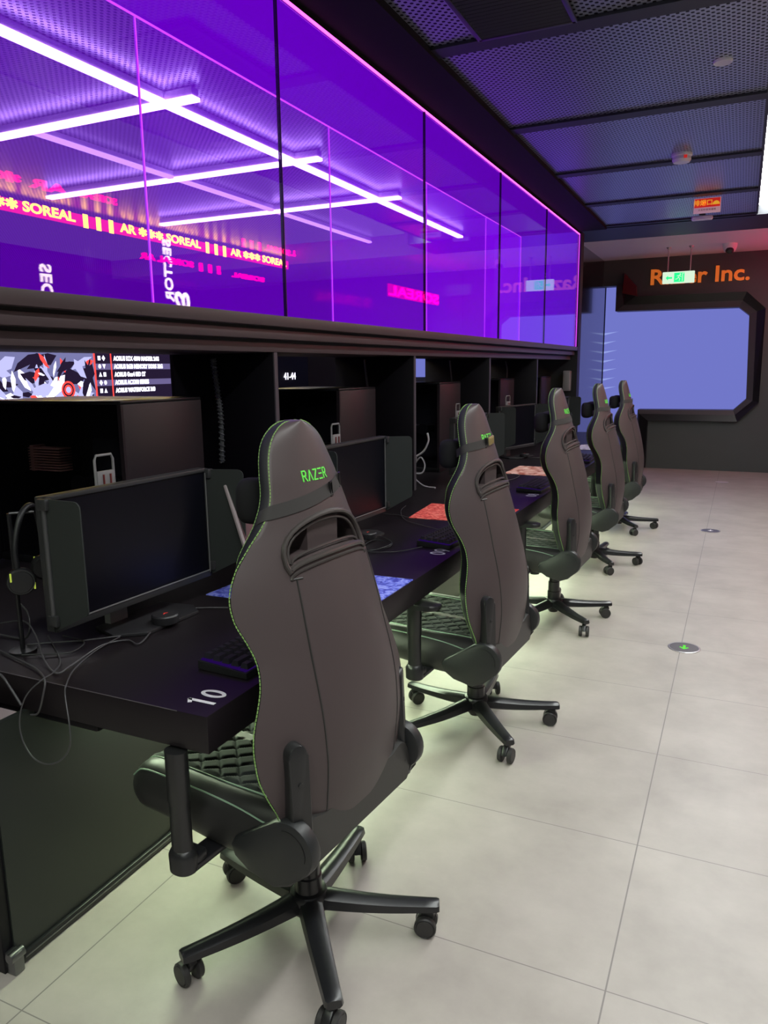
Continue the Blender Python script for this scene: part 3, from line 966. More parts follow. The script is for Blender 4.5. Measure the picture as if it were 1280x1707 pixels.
# ------------------------------------------------------------------ computer towers
def tower(x, y, lb, heat=False, D_=0.50):
    e = empty('computer_tower', (x, y, 0.7505), 0, lb, 'computer tower')
    W, D, H = 0.45, D_, 0.645     # along y, along -x, up
    t = 0.008
    box2('top_panel', (-D, 0, H - 0.012), (0, W, H), M['pc_dark'], e, 0.003)
    box2('bottom_panel', (-D, 0, 0), (0, W, 0.03), M['pc_dark'], e, 0.003)
    box2('front_panel', (-0.02, 0.012, 0.03), (0, W, H - 0.012), M['pc'], e, 0.002)
    box2('rear_panel', (-D, 0.012, 0.03), (-D + t, W, H - 0.012), M['pc_dark'], e)
    box2('side_panel', (-D + t, W - t, 0.03), (-0.02, W, H - 0.012), M['pc_dark'], e)
    box2('glass_panel', (-D + 0.004, 0.002, 0.03), (-0.022, 0.007, H - 0.012), M['pc_glass'], e)
    box2('corner_post', (-0.018, 0.0, 0.03), (0.0, 0.012, H - 0.012), M['pc'], e)
    box2('motherboard', (-0.46, 0.30, 0.08), (-0.12, 0.31, 0.55), M['pcb'], e)
    bm = bmesh.new()
    add_box(bm, (-0.29, 0.22, 0.30), (0.28, 0.14, 0.05), 0.004)
    for q in (-0.1, 0, 0.1):
        add_lathe(bm, [(0.04, 0), (0.042, 0.006), (0.036, 0.008), (0.0, 0.004)], (-0.29 + q, 0.148, 0.30), Matrix.Rotation(PI / 2, 3, 'X'), 20)
    from_bm('graphics_card', bm, M['pc_dark'], e)
    bm = bmesh.new()
    for q in range(3):
        add_tube(bm, [(-0.06, 0.18 + 0.07 * math.cos(a * PI / 8), 0.13 + q * 0.155 + 0.07 * math.sin(a * PI / 8)) for a in range(16)], 0.004, 6, closed=True)
    from_bm('fan_rings', bm, M['metal_blk'], e)
    if heat:
        bm = bmesh.new()
        for i in range(9):
            add_box(bm, (-0.44 + 0.0, 0.06, 0.375 + i * 0.0105), (0.17, 0.06, 0.005), 0.001)
        add_box(bm, (-0.535 + 0.03, 0.06, 0.42), (0.02, 0.06, 0.1), 0.002)
        o = from_bm('heatsink', bm, M['copper'], e)
        tag(o, 'copper finned heatsink')
    return e


tower(-2.0, 2.07, 'tall black computer tower with copper heatsink behind its glass side, nearest booth', True, 0.70)
tower(-1.95, 3.62, 'tall black computer tower with plain dark glass side in the second booth')
tower(-1.95, 5.13, 'black computer tower with grey edged glass side behind the second chair')
tower(-1.95, 6.66, 'dark computer tower in the fourth booth behind the angled monitor')
tower(-1.95, 8.20, 'dark computer tower at the end wall in the fifth booth')

# ------------------------------------------------------------------ monitors
def monitor(y0, y1, x0, x1, zb, lb, stand_off=(0.0, 0.0), shields=(True, True), flare=(0.13, 0.0), left_in=0.02):
    """screen from near end (x0,y0) to far end (x1,y1), facing +X"""
    a = Vector((x0, y0, 0)); b = Vector((x1, y1, 0))
    L = (b - a).length
    d = (b - a).normalized()
    ang = math.atan2(d.y, d.x)        # local X runs from near to far
    c = (a + b) / 2
    e = empty('monitor', (c.x, c.y, 0.75), ang, lb, 'monitor')
    z0 = zb - 0.75
    H = 0.36
    h = L / 2
    # local: X along screen, -Y faces the viewer (+X world)
    bm = bmesh.new()
    add_box(bm, (0, 0.012, z0 + H / 2), (L, 0.03, H), 0.004)
    add_box(bm, (0, 0.035, z0 + H * 0.5), (L * 0.5, 0.03, H * 0.6), 0.01)
    from_bm('housing', bm, M['mon'], e)
    bm = bmesh.new()
    add_box(bm, (0, -0.006, z0 + H - 0.006), (L, 0.01, 0.012), 0.002)
    add_box(bm, (0, -0.006, z0 + 0.011), (L, 0.01, 0.022), 0.002)
    for s in (-1, 1):
        add_box(bm, (s * (h - 0.006), -0.006, z0 + H / 2), (0.012, 0.01, H), 0.002)
    from_bm('bezel', bm, M['mon'], e)
    box('screen', (0, -0.0045, z0 + H / 2 + 0.005), (L - 0.02, 0.003, H - 0.03), M['mon_scr'], e)
    bm = bmesh.new()
    add_box(bm, (0, -0.0125, z0 + 0.022), (L - 0.02, 0.003, 0.003))
    add_box(bm, (h - 0.0125, -0.0125, z0 + H / 2), (0.002, 0.003, H - 0.03))
    from_bm('screen_lip', bm, M['mon_edge'], e, smooth=False)
    for s, on in zip((-1, 1), shields):
        if not on:
            continue
        D = 0.125
        outx = flare[0] if s < 0 else flare[1]
        rb = 0.02
        z1 = H - 0.004
        prof = [(0, 0.006), (0, z1)]
        for k in range(5):
            t = k / 4 * PI / 2
            prof.append((D - rb + rb * math.sin(t), z1 - rb + rb * math.cos(t)))
        for k in range(5):
            t = k / 4 * PI / 4
            prof.append((D - rb + rb * math.cos(t), 0.08 - rb * math.sin(t)))
        bm = bmesh.new()
        ex = Vector((-s * outx, -1, 0)).normalized()
        nn = Vector((ex.y, -ex.x, 0)) * 0.002
        base = Vector((s * (h - 0.002), -0.012, z0))
        add_prism(bm, prof, lambda p, q: base + ex * p + nn + Vector((0, 0, q)), lambda p, q: base + ex * p - nn + Vector((0, 0, q)))
        sh_ = from_bm('side_shield', bm, M['shield'], e)
        bm = bmesh.new()
        add_tube(bm, [base + Vector((s * 0.004, 0.004, 0.045)), base + Vector((s * 0.004, 0.004, H - 0.03))], 0.007, 10)
        from_bm('hinge_rod', bm, M['alu_dark'] if s < 0 else M['mon'], sh_)
        for zc_ in (0.035, H - 0.018):
            box('hinge_clip', base + Vector((s * 0.002, 0.002, zc_)), (0.024, 0.034, 0.03), M['mon'], sh_, 0.004)
    # stand
    sx, sy = stand_off
    bm = bmesh.new()
    poly = [(-0.022 + sx, 0.05), (0.022 + sx, 0.05), (0.03 + sx, 0.44), (-0.03 + sx, 0.44)]
    fy = lambda q: (lambda p, r: (p, q + (r - 0.05) * -0.02, r))
    add_prism(bm, [(-0.035 + sx, 0.0), (0.035 + sx, 0.0), (0.03 + sx, 0.425), (-0.03 + sx, 0.425)], lambda p, r: (p, 0.075, r), lambda p, r: (p, 0.10, r), 0.003)
    from_bm('stand_post', bm, M['stand_grey'], e)
    hb = bmesh.new()
    ps = [(sx - 0.034, 0.088, 0.40), (sx - 0.034, 0.088, 0.50), (sx - 0.028, 0.088, 0.513), (sx + 0.028, 0.088, 0.513), (sx + 0.034, 0.088, 0.50), (sx + 0.034, 0.088, 0.40)]
    add_tube(hb, ps, 0.004, 8)
    add_box(hb, (sx, 0.088, 0.437), (0.064, 0.014, 0.06), 0.003)
    ho = from_bm('stand_handle', hb, M['stand_grey'], e)
    bm = bmesh.new()
    for q in (-0.012, 0.014):
        add_box(bm, (sx + q, 0.079, 0.435), (0.004, 0.004, 0.045))
    for q in (-0.012, 0.014):
        add_box(bm, (sx + q, 0.0745, 0.40), (0.004, 0.003, 0.05))
    from_bm('handle_slots', bm, M['ink'], ho, smooth=False)
    box('stand_arm', (sx * 0.5, 0.062, z0 + H * 0.5), (0.08, 0.05, 0.07), M['stand'], e, 0.006)
    bm = bmesh.new()
    add_prism(bm, [(-0.15, 0.0), (-0.09, -0.075), (0.13, -0.075), (0.17, -0.02), (0.15, 0.1), (-0.12, 0.1)], lambda p, r: (p + 0.03, r, 0.0005), lambda p, r: (p + 0.03, r, 0.012), 0.003)
    from_bm('foot_plate', bm, M['stand'], e)
    dk = lathe('foot_disc', [(0.038, 0.012), (0.040, 0.016), (0.040, 0.034), (0.037, 0.038), (0, 0.0385)], M['stand'], e, c=(0.03, -0.060, 0))
    bm = bmesh.new()
    add_prism(bm, [(0.018, -0.065), (0.030, -0.055), (0.040, -0.063), (0.030, -0.061)], lambda p, r: (p, r, 0.0386), lambda p, r: (p, r, 0.0392))
    from_bm('foot_mark', bm, M['red_mark'], dk, smooth=False)
    return e


m1 = monitor(1.345, 1.969, -1.587, -1.565, 0.83, 'large dark monitor with open side shields on the nearest desk', (-0.02, 0), flare=(-0.02, -0.28))
m2 = monitor(2.60, 3.225, -1.53, -1.505, 0.83, 'dark monitor with side shields on the second desk, beside the nearest chair', (0.02, 0), flare=(-0.25, -0.75))
m3 = monitor(4.50, 5.11, -1.62, -1.60, 0.83, 'dark monitor mostly hidden behind the second chair, its right shield showing', flare=(0.0, -0.6))
m4 = monitor(5.90, 6.50, -1.74, -1.60, 0.83, 'angled monitor whose pale left shield covers most of its screen, fourth booth', flare=(0.45, -0.3))
m5 = monitor(7.50, 8.10, -1.66, -1.64, 0.83, 'dim monitor in the last booth beyond the third chair')


# ------------------------------------------------------------------ keyboards, mats, small things on the desk
def keyboard(x, y, rz, lb, glow=True):
    """long side along Y; x,y centre"""
    e = empty('keyboard', (x, y, 0.75), rz, lb, 'keyboard')
    L, D = 0.38, 0.155
    bm = bmesh.new()
    prof = [(-D / 2, 0.002), (D / 2, 0.002), (D / 2, 0.018), (-D / 2, 0.026)]
    add_prism(bm, prof, lambda p, r: (p, -L / 2, r), lambda p, r: (p, L / 2, r), 0.002)
    from_bm('case', bm, M['plastic'], e)
    box('light_plate', (0, 0, 0.0235), (D - 0.012, L - 0.012, 0.003), M['key_glow'], e, rot=Matrix.Rotation(0.057, 3, 'Y'))
    bm = bmesh.new()
    for r in range(5):
        xx = D / 2 - 0.018 - r * 0.0290
        yy = -L / 2 + 0.012
        wd = [[1] * 15, [1.5] + [1] * 12 + [1.5], [1.75] + [1] * 11 + [2.25], [2.25] + [1] * 10 + [1.75], [1.25, 1.25, 1.25, 6, 1.25, 1.25, 1.25, 1.5]][4 - r]
        u = (L - 0.022) / sum(wd)
        for wk in wd:
            ky = yy + wk * u / 2
            zz = 0.030 - (xx) * 0.057
            s0 = (0.0245, wk * u - 0.0035)
            s1 = (0.0165, wk * u - 0.0095)
            V = []
            for (s, z_) in ((s0, zz - 0.004), (s1, zz + 0.009)):
                for (a, b) in ((-1, -1), (1, -1), (1, 1), (-1, 1)):
                    V.append(bm.verts.new((xx + a * s[0] / 2, ky + b * s[1] / 2, z_)))
            for f in ((0, 3, 2, 1), (4, 5, 6, 7), (0, 1, 5, 4), (1, 2, 6, 5), (2, 3, 7, 6), (3, 0, 4, 7)):
                bm.faces.new([V[i] for i in f])
            yy += wk * u
    from_bm('keycaps', bm, M['key'], e, smooth=False)
    return e


keyboard(-1.120, 1.635, -0.05, 'violet backlit keyboard on the nearest desk behind seat number 10')
keyboard(-1.12, 3.10, -0.08, 'violet backlit keyboard behind seat number 09')
keyboard(-1.115, 4.66, -0.05, 'violet backlit keyboard beside seat number 08, left of the third chair')
keyboard(-1.12, 6.20, 0.05, 'violet backlit keyboard left of the fourth chair')


def mat_cloth(name, poly, col1, col2, col3, lb, sc_=18):
    m = bpy.data.materials.new(name)
    m.use_nodes = True
    nt = m.node_tree
    b = nt.nodes['Principled BSDF']
    tc = nt.nodes.new('ShaderNodeTexCoord')
    n = nt.nodes.new('ShaderNodeTexNoise')
    n.inputs['Scale'].default_value = sc_
    n.inputs['Detail'].default_value = 7
    n.inputs['Distortion'].default_value = 1.6
    nt.links.new(tc.outputs['Object'], n.inputs['Vector'])
    cr = nt.nodes.new('ShaderNodeValToRGB')
    el = cr.color_ramp.elements
    el[0].position = 0.40; el[0].color = (*col1, 1)
    el[1].position = 0.62; el[1].color = (*col3, 1)
    el2 = el.new(0.5); el2.color = (*col2, 1)
    nt.links.new(n.outputs['Fac'], cr.inputs[0])
    nt.links.new(cr.outputs[0], b.inputs['Base Color'])
    b.inputs['Roughness'].default_value = 0.9
    cx = sum(p[0] for p in poly) / len(poly)
    cy = sum(p[1] for p in poly) / len(poly)
    bm = bmesh.new()
    add_prism(bm, [(p[0] - cx, p[1] - cy) for p in poly], lambda p, r: (p, r, 0.0003), lambda p, r: (p, r, 0.0035))
    o = from_bm('mouse_mat', bm, m, None, smooth=False)
    o.location = (cx, cy, 0.75)
    return tag(o, lb, 'mouse mat')


mat_cloth('mat_blue', [(-1.60, 1.985), (-1.022, 2.005), (-1.022, 2.425), (-1.585, 2.415)], (0.06, 0.07, 0.55), (0.16, 0.2, 0.85), (0.35, 0.4, 0.95), 'blue patterned mouse mat on the nearest desk, behind the nearest chair', 30)
mat_cloth('mat_red', [(-1.49, 3.48), (-1.03, 3.49), (-1.03, 3.90), (-1.53, 3.905)], (0.55, 0.03, 0.03), (0.85, 0.10, 0.08), (0.95, 0.25, 0.2), 'bright red patterned mouse mat behind the second chair', 30)
mat_cloth('mat_pink', [(-1.50, 5.22), (-1.08, 5.20), (-1.08, 5.66), (-1.50, 5.68)], (0.45, 0.10, 0.06), (0.80, 0.42, 0.34), (0.9, 0.65, 0.55), 'pale red illustrated mouse mat left of the third chair', 10)
mat_cloth('mat_white', [(-1.36, 7.02), (-1.06, 7.02), (-1.06, 7.44), (-1.36, 7.44)], (0.5, 0.45, 0.6), (0.75, 0.7, 0.85), (0.9, 0.9, 0.95), 'pale lilac mouse mat on the far desk between the third and fourth chairs', 12)

# leaning picture card
e = empty('display_card', (-1.37, 2.09, 0.7545), 0, 'pale edged picture card leaning back on the blue mat behind the nearest chair', 'card')
rot = Matrix.Rotation(math.radians(-18), 3, 'Y')
cc = rot @ Vector((0, 0, 0.20))
box('board', cc, (0.010, 0.23, 0.40), mat('card_edge', (0.34, 0.28, 0.29), 0.5), e, 0.003, rot)
M['card_dark'] = mat('card_print', (0.12, 0.06, 0.07), 0.35, noise=0.8, nscale=14)
box('print', cc + rot @ Vector((0.0058, 0, 0)), (0.002, 0.206, 0.376), M['card_dark'], e, 0.0, rot)
box('red_emblem', cc + rot @ Vector((0.0072, -0.03, 0.10)), (0.002, 0.10, 0.035), M['red_mark'], e, 0.0, rot)
box('white_lettering', cc + rot @ Vector((0.0072, -0.05, 0.165)), (0.002, 0.07, 0.010), M['white_mark'], e, 0.0, rot)
M['white_sign'].node_tree.nodes['Principled BSDF'].inputs['Emission Strength'].default_value = 0.2

# headphones hanging by the left shield of the nearest monitor
hp = empty('headphones', (-1.70, 1.40, 0.895), math.radians(50), 'black headset with yellow green accents hanging left of the nearest monitor', 'headset')
tube('headband', [(-0.05, -0.085, 0.10), (-0.055, -0.08, 0.20), (-0.03, -0.05, 0.30), (0, 0, 0.33), (0.02, 0.05, 0.30), (0.03, 0.08, 0.20), (0.03, 0.085, 0.10)], 0.010, M['hp'], hp, 8, 10)
for s in (-1, 1):
    bm = bmesh.new()
    bx_ = Vector((-0.045 if s < 0 else 0.03, s * 0.085, 0.09))
    R_ = Matrix.Rotation(-s * PI / 2, 3, 'X')
    add_lathe(bm, [(0.0, -0.02), (0.036, -0.02), (0.046, -0.008), (0.046, 0.012), (0.036, 0.024), (0, 0.028)], bx_, R_, 28)
    cup = from_bm('ear_cup', bm, M['hp'], hp)
    bm = bmesh.new()
    add_tube(bm, [bx_ + R_ @ Vector((0.04 * math.cos(a * PI / 14), 0.04 * math.sin(a * PI / 14), 0.018)) for a in range(28)], 0.004, 6, closed=True)
    from_bm('cup_ring', bm, M['cover'], cup)
    bm = bmesh.new()
    add_box(bm, bx_ + Vector((-0.03, s * 0.026, 0.02)), (0.006, 0.006, 0.03), 0.002)
    add_box(bm, bx_ + Vector((0.040, s * 0.018, -0.015)), (0.006, 0.006, 0.026), 0.002)
    o = from_bm('accent', bm, M['hp_green'], cup)
    o['label'] = 'yellow green accent'
hp.scale = (0.78, 0.78, 0.78)
bm = bmesh.new()
add_tube(bm, [(-0.05, 0.0, 0.24), (0.01, 0.0, 0.24)], 0.004, 8)
add_tube(bm, [(-0.05, 0.0, 0.24), (-0.05, 0.0, -0.144)], 0.006, 8)
add_lathe(bm, [(0.035, 0), (0.035, 0.006), (0.0, 0.008)], (-0.05, 0, -0.1442), None, 24)
o = from_bm('headset_stand', bm, M['metal_blk'], None)
o.location = hp.location; o.rotation_euler = hp.rotation_euler
tag(o, 'thin black headset stand under the hanging headset', 'stand')

CAB = {
    'cA': ([(-1.436, 1.887, 0.756), (-1.507, 1.856, 0.756), (-1.566, 1.812, 0.756), (-1.555, 1.715, 0.756), (-1.469, 1.528, 0.756), (-1.52, 1.532, 0.756), (-1.556, 1.471, 0.756), (-1.521, 1.335, 0.756), (-1.513, 1.279, 0.756), (-1.597, 1.316, 0.762), (-1.684, 1.368, 0.80), (-1.816, 1.441, 0.80), (-1.919, 1.444, 0.78)], 0.0032, 'cable_grey', 'grey cable snaking over the nearest desk top to its front edge'),
    'cB': ([(-1.558, 1.542, 0.757), (-1.539, 1.434, 0.757), (-1.492, 1.317, 0.757), (-1.435, 1.238, 0.757), (-1.425, 1.222, 0.735), (-1.390, 1.196, 0.678), (-1.395, 1.196, 0.623), (-1.428, 1.196, 0.580), (-1.482, 1.196, 0.556), (-1.531, 1.196, 0.567), (-1.560, 1.196, 0.613), (-1.562, 1.200, 0.668), (-1.545, 1.212, 0.720), (-1.511, 1.232, 0.757), (-1.52, 1.276, 0.759), (-1.577, 1.347, 0.757), (-1.758, 1.468, 0.757)], 0.0026, 'cable_grey', 'thin grey cable hanging in a long loop off the desk end'),
    'cC': ([(-1.782, 1.329, 0.757), (-1.68, 1.303, 0.757), (-1.585, 1.277, 0.757), (-1.507, 1.236, 0.757), (-1.50, 1.222, 0.724), (-1.524, 1.222, 0.672), (-1.552, 1.222, 0.661)], 0.0035, 'cable_grey', 'short grey cable bending over the desk end beside the hanging loop'),
    'cD': ([(-1.72, 1.235, 0.757), (-1.653, 1.228, 0.747), (-1.618, 1.225, 0.718), (-1.586, 1.225, 0.679)], 0.0045, 'cable_grey', 'thick grey cable slanting off the desk at the left picture edge'),
    'cE': ([(-1.896, 1.42, 0.757), (-1.801, 1.423, 0.757), (-1.761, 1.414, 0.80), (-1.829, 1.464, 0.82), (-1.881, 1.479, 0.84)], 0.004, 'cable_grey', 'grey cable curled beside the headset'),
    'cF': ([(-1.717, 1.485, 0.757), (-1.623, 1.472, 0.757), (-1.592, 1.411, 0.757), (-1.612, 1.378, 0.757), (-1.70, 1.33, 0.757)], 0.003, 'cable', 'black cable lying under the near corner of the nearest monitor'),
    'cG': ([(-1.752, 1.392, 0.757), (-1.709, 1.425, 0.757), (-1.63, 1.48, 0.757), (-1.56, 1.55, 0.757)], 0.003, 'cable_grey', 'straight grey cable running under the nearest monitor'),
    'cI': ([(-1.63, 3.766, 0.756), (-1.59, 3.61, 0.756), (-1.48, 3.41, 0.756), (-1.341, 3.307, 0.756), (-1.187, 3.222, 0.756)], 0.0025, 'cable_grey', 'thin cable crossing the second desk towards its keyboard'),
    'cH': ([(-1.651, 3.50, 0.757), (-1.557, 3.50, 0.757), (-1.48, 3.46, 0.757)], 0.0025, 'cable_grey', 'short cable ending at the red mouse mat'),
    'cJ': ([(-1.501, 2.999, 0.765), (-1.445, 3.022, 0.757), (-1.34, 2.934, 0.757), (-1.307, 2.838, 0.757), (-1.35, 2.762, 0.757), (-1.41, 2.80, 0.757), (-1.42, 2.93, 0.757), (-1.316, 2.882, 0.762), (-1.322, 2.762, 0.762), (-1.354, 2.726, 0.757), (-1.244, 2.771, 0.757), (-1.176, 2.89, 0.757)], 0.003, 'cable', 'bundled black cable coiled on the second desk beside seat number 09'),
    'b4': ([(-1.681, 4.791, 0.757), (-1.524, 4.762, 0.757), (-1.362, 4.909, 0.757), (-1.362, 5.15, 0.757), (-1.464, 5.18, 0.757)], 0.003, 'cable_grey', 'grey cable curving on the third desk towards the pale mat'),
    'b5': ([(-1.70, 6.3, 0.757), (-1.50, 6.2, 0.757), (-1.40, 6.45, 0.757), (-1.55, 6.7, 0.757)], 0.004, 'cable_grey', 'grey cable tangle below the angled monitor'),
    'w1': ([(-1.794, 4.5, 1.092), (-1.786, 4.5, 1.042), (-1.819, 4.5, 0.976), (-1.878, 4.5, 0.935)], 0.009, 'cable_white', 'thick white cable end standing in the third booth'),
    'w3': ([(-1.95, 4.5, 0.99), (-1.885, 4.5, 0.96), (-1.87, 4.5, 0.912), (-1.887, 4.5, 0.885), (-1.836, 4.49, 0.936), (-1.807, 4.49, 0.887), (-1.828, 4.49, 0.835), (-1.887, 4.49, 0.833)], 0.007, 'cable_white', 'white cable looped in the third booth behind the second chair'),
    'w4': ([(-1.944, 4.60, 0.80), (-1.808, 4.461, 0.759), (-1.70, 4.40, 0.759)], 0.006, 'cable_white', 'white cable lying at the foot of the third booth'),
}
for k_, (pts, r, m, lb) in CAB.items():
    P0 = Vector(pts[0])
    o = tube('cable', [Vector(p) - P0 for p in pts], r * 0.72, M[m], None, 8, 8)
    o.location = P0
    tag(o, lb, 'cable')

# spiral wrapped cable and others hanging against the partitions
bm = bmesh.new()
ctr = catmull([(-2.084, 2.725, 1.55), (-2.071, 2.725, 1.42), (-2.058, 2.725, 1.286), (-2.064, 2.725, 1.099)], 40)
N_ = len(ctr)
add_tube(bm, ctr, 0.009, 8)
hx = []
for i, p in enumerate(ctr):
    a = i / N_ * 2 * PI * 26
    hx.append(p + Vector((math.cos(a) * 0.0115, math.sin(a) * 0.0115, 0)))
add_tube(bm, catmull(hx[::1], 2), 0.0035, 5)
o = from_bm('cable', bm, M['spiral'], None)
tag(o, 'spiral wrapped cable hanging down the first booth partition', 'cable')
for (pts, lb) in (([(-2.116, 4.265, 1.555), (-2.098, 4.262, 1.407), (-2.073, 4.262, 1.185), (-2.06, 4.262, 1.0)], 'thin grey cable hanging down the second booth partition'),
                  ([(-2.117, 5.795, 1.555), (-2.096, 5.79, 1.372), (-2.084, 5.79, 1.085)], 'thin grey cable hanging down the third booth partition'),
                  ([(-2.101, 7.335, 1.555), (-2.081, 7.33, 1.452), (-2.096, 7.33, 1.278)], 'thin grey cable hanging down the fourth booth partition')):
    o = tube('cable', pts, 0.006, M['cable_grey'], None, 8, 8)
    tag(o, lb, 'cable')
o = box2('wall_box', (-1.86, 8.85, 1.22), (-1.78, 8.95, 1.45), M['stand_grey'], None, 0.01)
tag(o, 'small grey upright box on the end wall of the last booth', 'box')


# ------------------------------------------------------------------ floor discs
def floor_disc(x, y, lb, arrow):
    e = empty('floor_marker', (x, y, 0), 0, lb, 'floor marker')
    lathe('steel_rim', [(0.082, 0.0), (0.082, 0.003), (0.077, 0.0045), (0.074, 0.004), (0.074, 0)], M['steel'], e)
    lathe('plate', [(0.074, 0.0005), (0.074, 0.0042), (0, 0.0043)], M['disc'] if arrow else M['disc_pale'], e)
    if arrow:
        bm = bmesh.new()
        add_prism(bm, [(-0.007, 0.03), (0.007, 0.03), (0.007, -0.01), (0.019, 0.002), (0.024, -0.006), (0, -0.034), (-0.024, -0.006), (-0.019, 0.002), (-0.007, -0.01)], lambda p, r: (p, r, 0.0044), lambda p, r: (p, r, 0.0052))
        from_bm('arrow', bm, M['green_glow'] if arrow == 1 else M['white_mark'], e, smooth=False)


floor_disc(-0.183, 4.189, 'round metal floor marker with a green arrow, nearest of the three', 1)
floor_disc(-0.165, 7.415, 'round floor marker with a pale arrow, middle of the three', 2)
floor_disc(-0.142, 10.634, 'plain pale round floor marker nearest the end wall', 0)

# ------------------------------------------------------------------ gaming chair
HW = [(0.405, 0.235), (0.45, 0.270), (0.5, 0.283), (0.55, 0.305), (0.6, 0.322), (0.65, 0.325), (0.7, 0.318), (0.75, 0.298), (0.8, 0.278), (0.85, 0.269), (0.9, 0.276), (0.95, 0.286), (1.0, 0.281), (1.05, 0.257), (1.1, 0.217), (1.15, 0.172), (1.2, 0.144), (1.25, 0.131), (1.3, 0.114), (1.335, 0.095), (1.355, 0.074), (1.368, 0.050), (1.375, 0.028), (1.378, 0.010)]
ED = [(0.4, -0.125), (0.5, -0.122), (0.6, -0.106), (0.7, -0.092), (0.8, -0.083), (0.87, -0.062), (0.95, -0.022), (1.0, -0.008), (1.05, -0.006), (1.1, -0.014), (1.17, -0.026), (1.22, -0.020), (1.3, 0.0), (1.38, 0.012)]
CE = [(0.4, -0.165), (0.5, -0.182), (0.6, -0.192), (0.7, -0.188), (0.8, -0.172), (0.9, -0.150), (1.0, -0.122), (1.1, -0.092), (1.2, -0.060), (1.3, -0.032), (1.38, -0.008)]
def TH_(z):
    return interp([(0.4, 0.06), (1.05, 0.055), (1.16, 0.036), (1.3, 0.036), (1.36, 0.03), (1.38, 0.022)], z)


def IN_(z):
    return min(interp([(0.4, 0.085), (1.0, 0.085), (1.10, 0.035), (1.17, 0.0), (1.38, 0.0)], z), interp(HW, z) * 0.5)



def back_y(x, z):
    hw = interp(HW, z)
    u = min(1, abs(x) / max(hw, 1e-4))
    e_, c_ = interp(ED, z), interp(CE, z)
    return e_ + (c_ - e_) * (1 - u ** 2.3)


def crescent(n=16, g=0.0):
    """outline of the slot in the backrest, counter clockwise; g grows it"""
    W = 0.155 + g
    up = [(W * math.cos(PI * i / n), 1.055 + (0.095 + g) * math.sin(PI * i / n) ** 0.8) for i in range(n + 1)]
    lo = [(-W * math.cos(PI * i / n) * 0.97, 1.043 - g + (0.028) * math.sin(PI * i / n) ** 0.9) for i in range(0, n + 1)]
    return up + lo


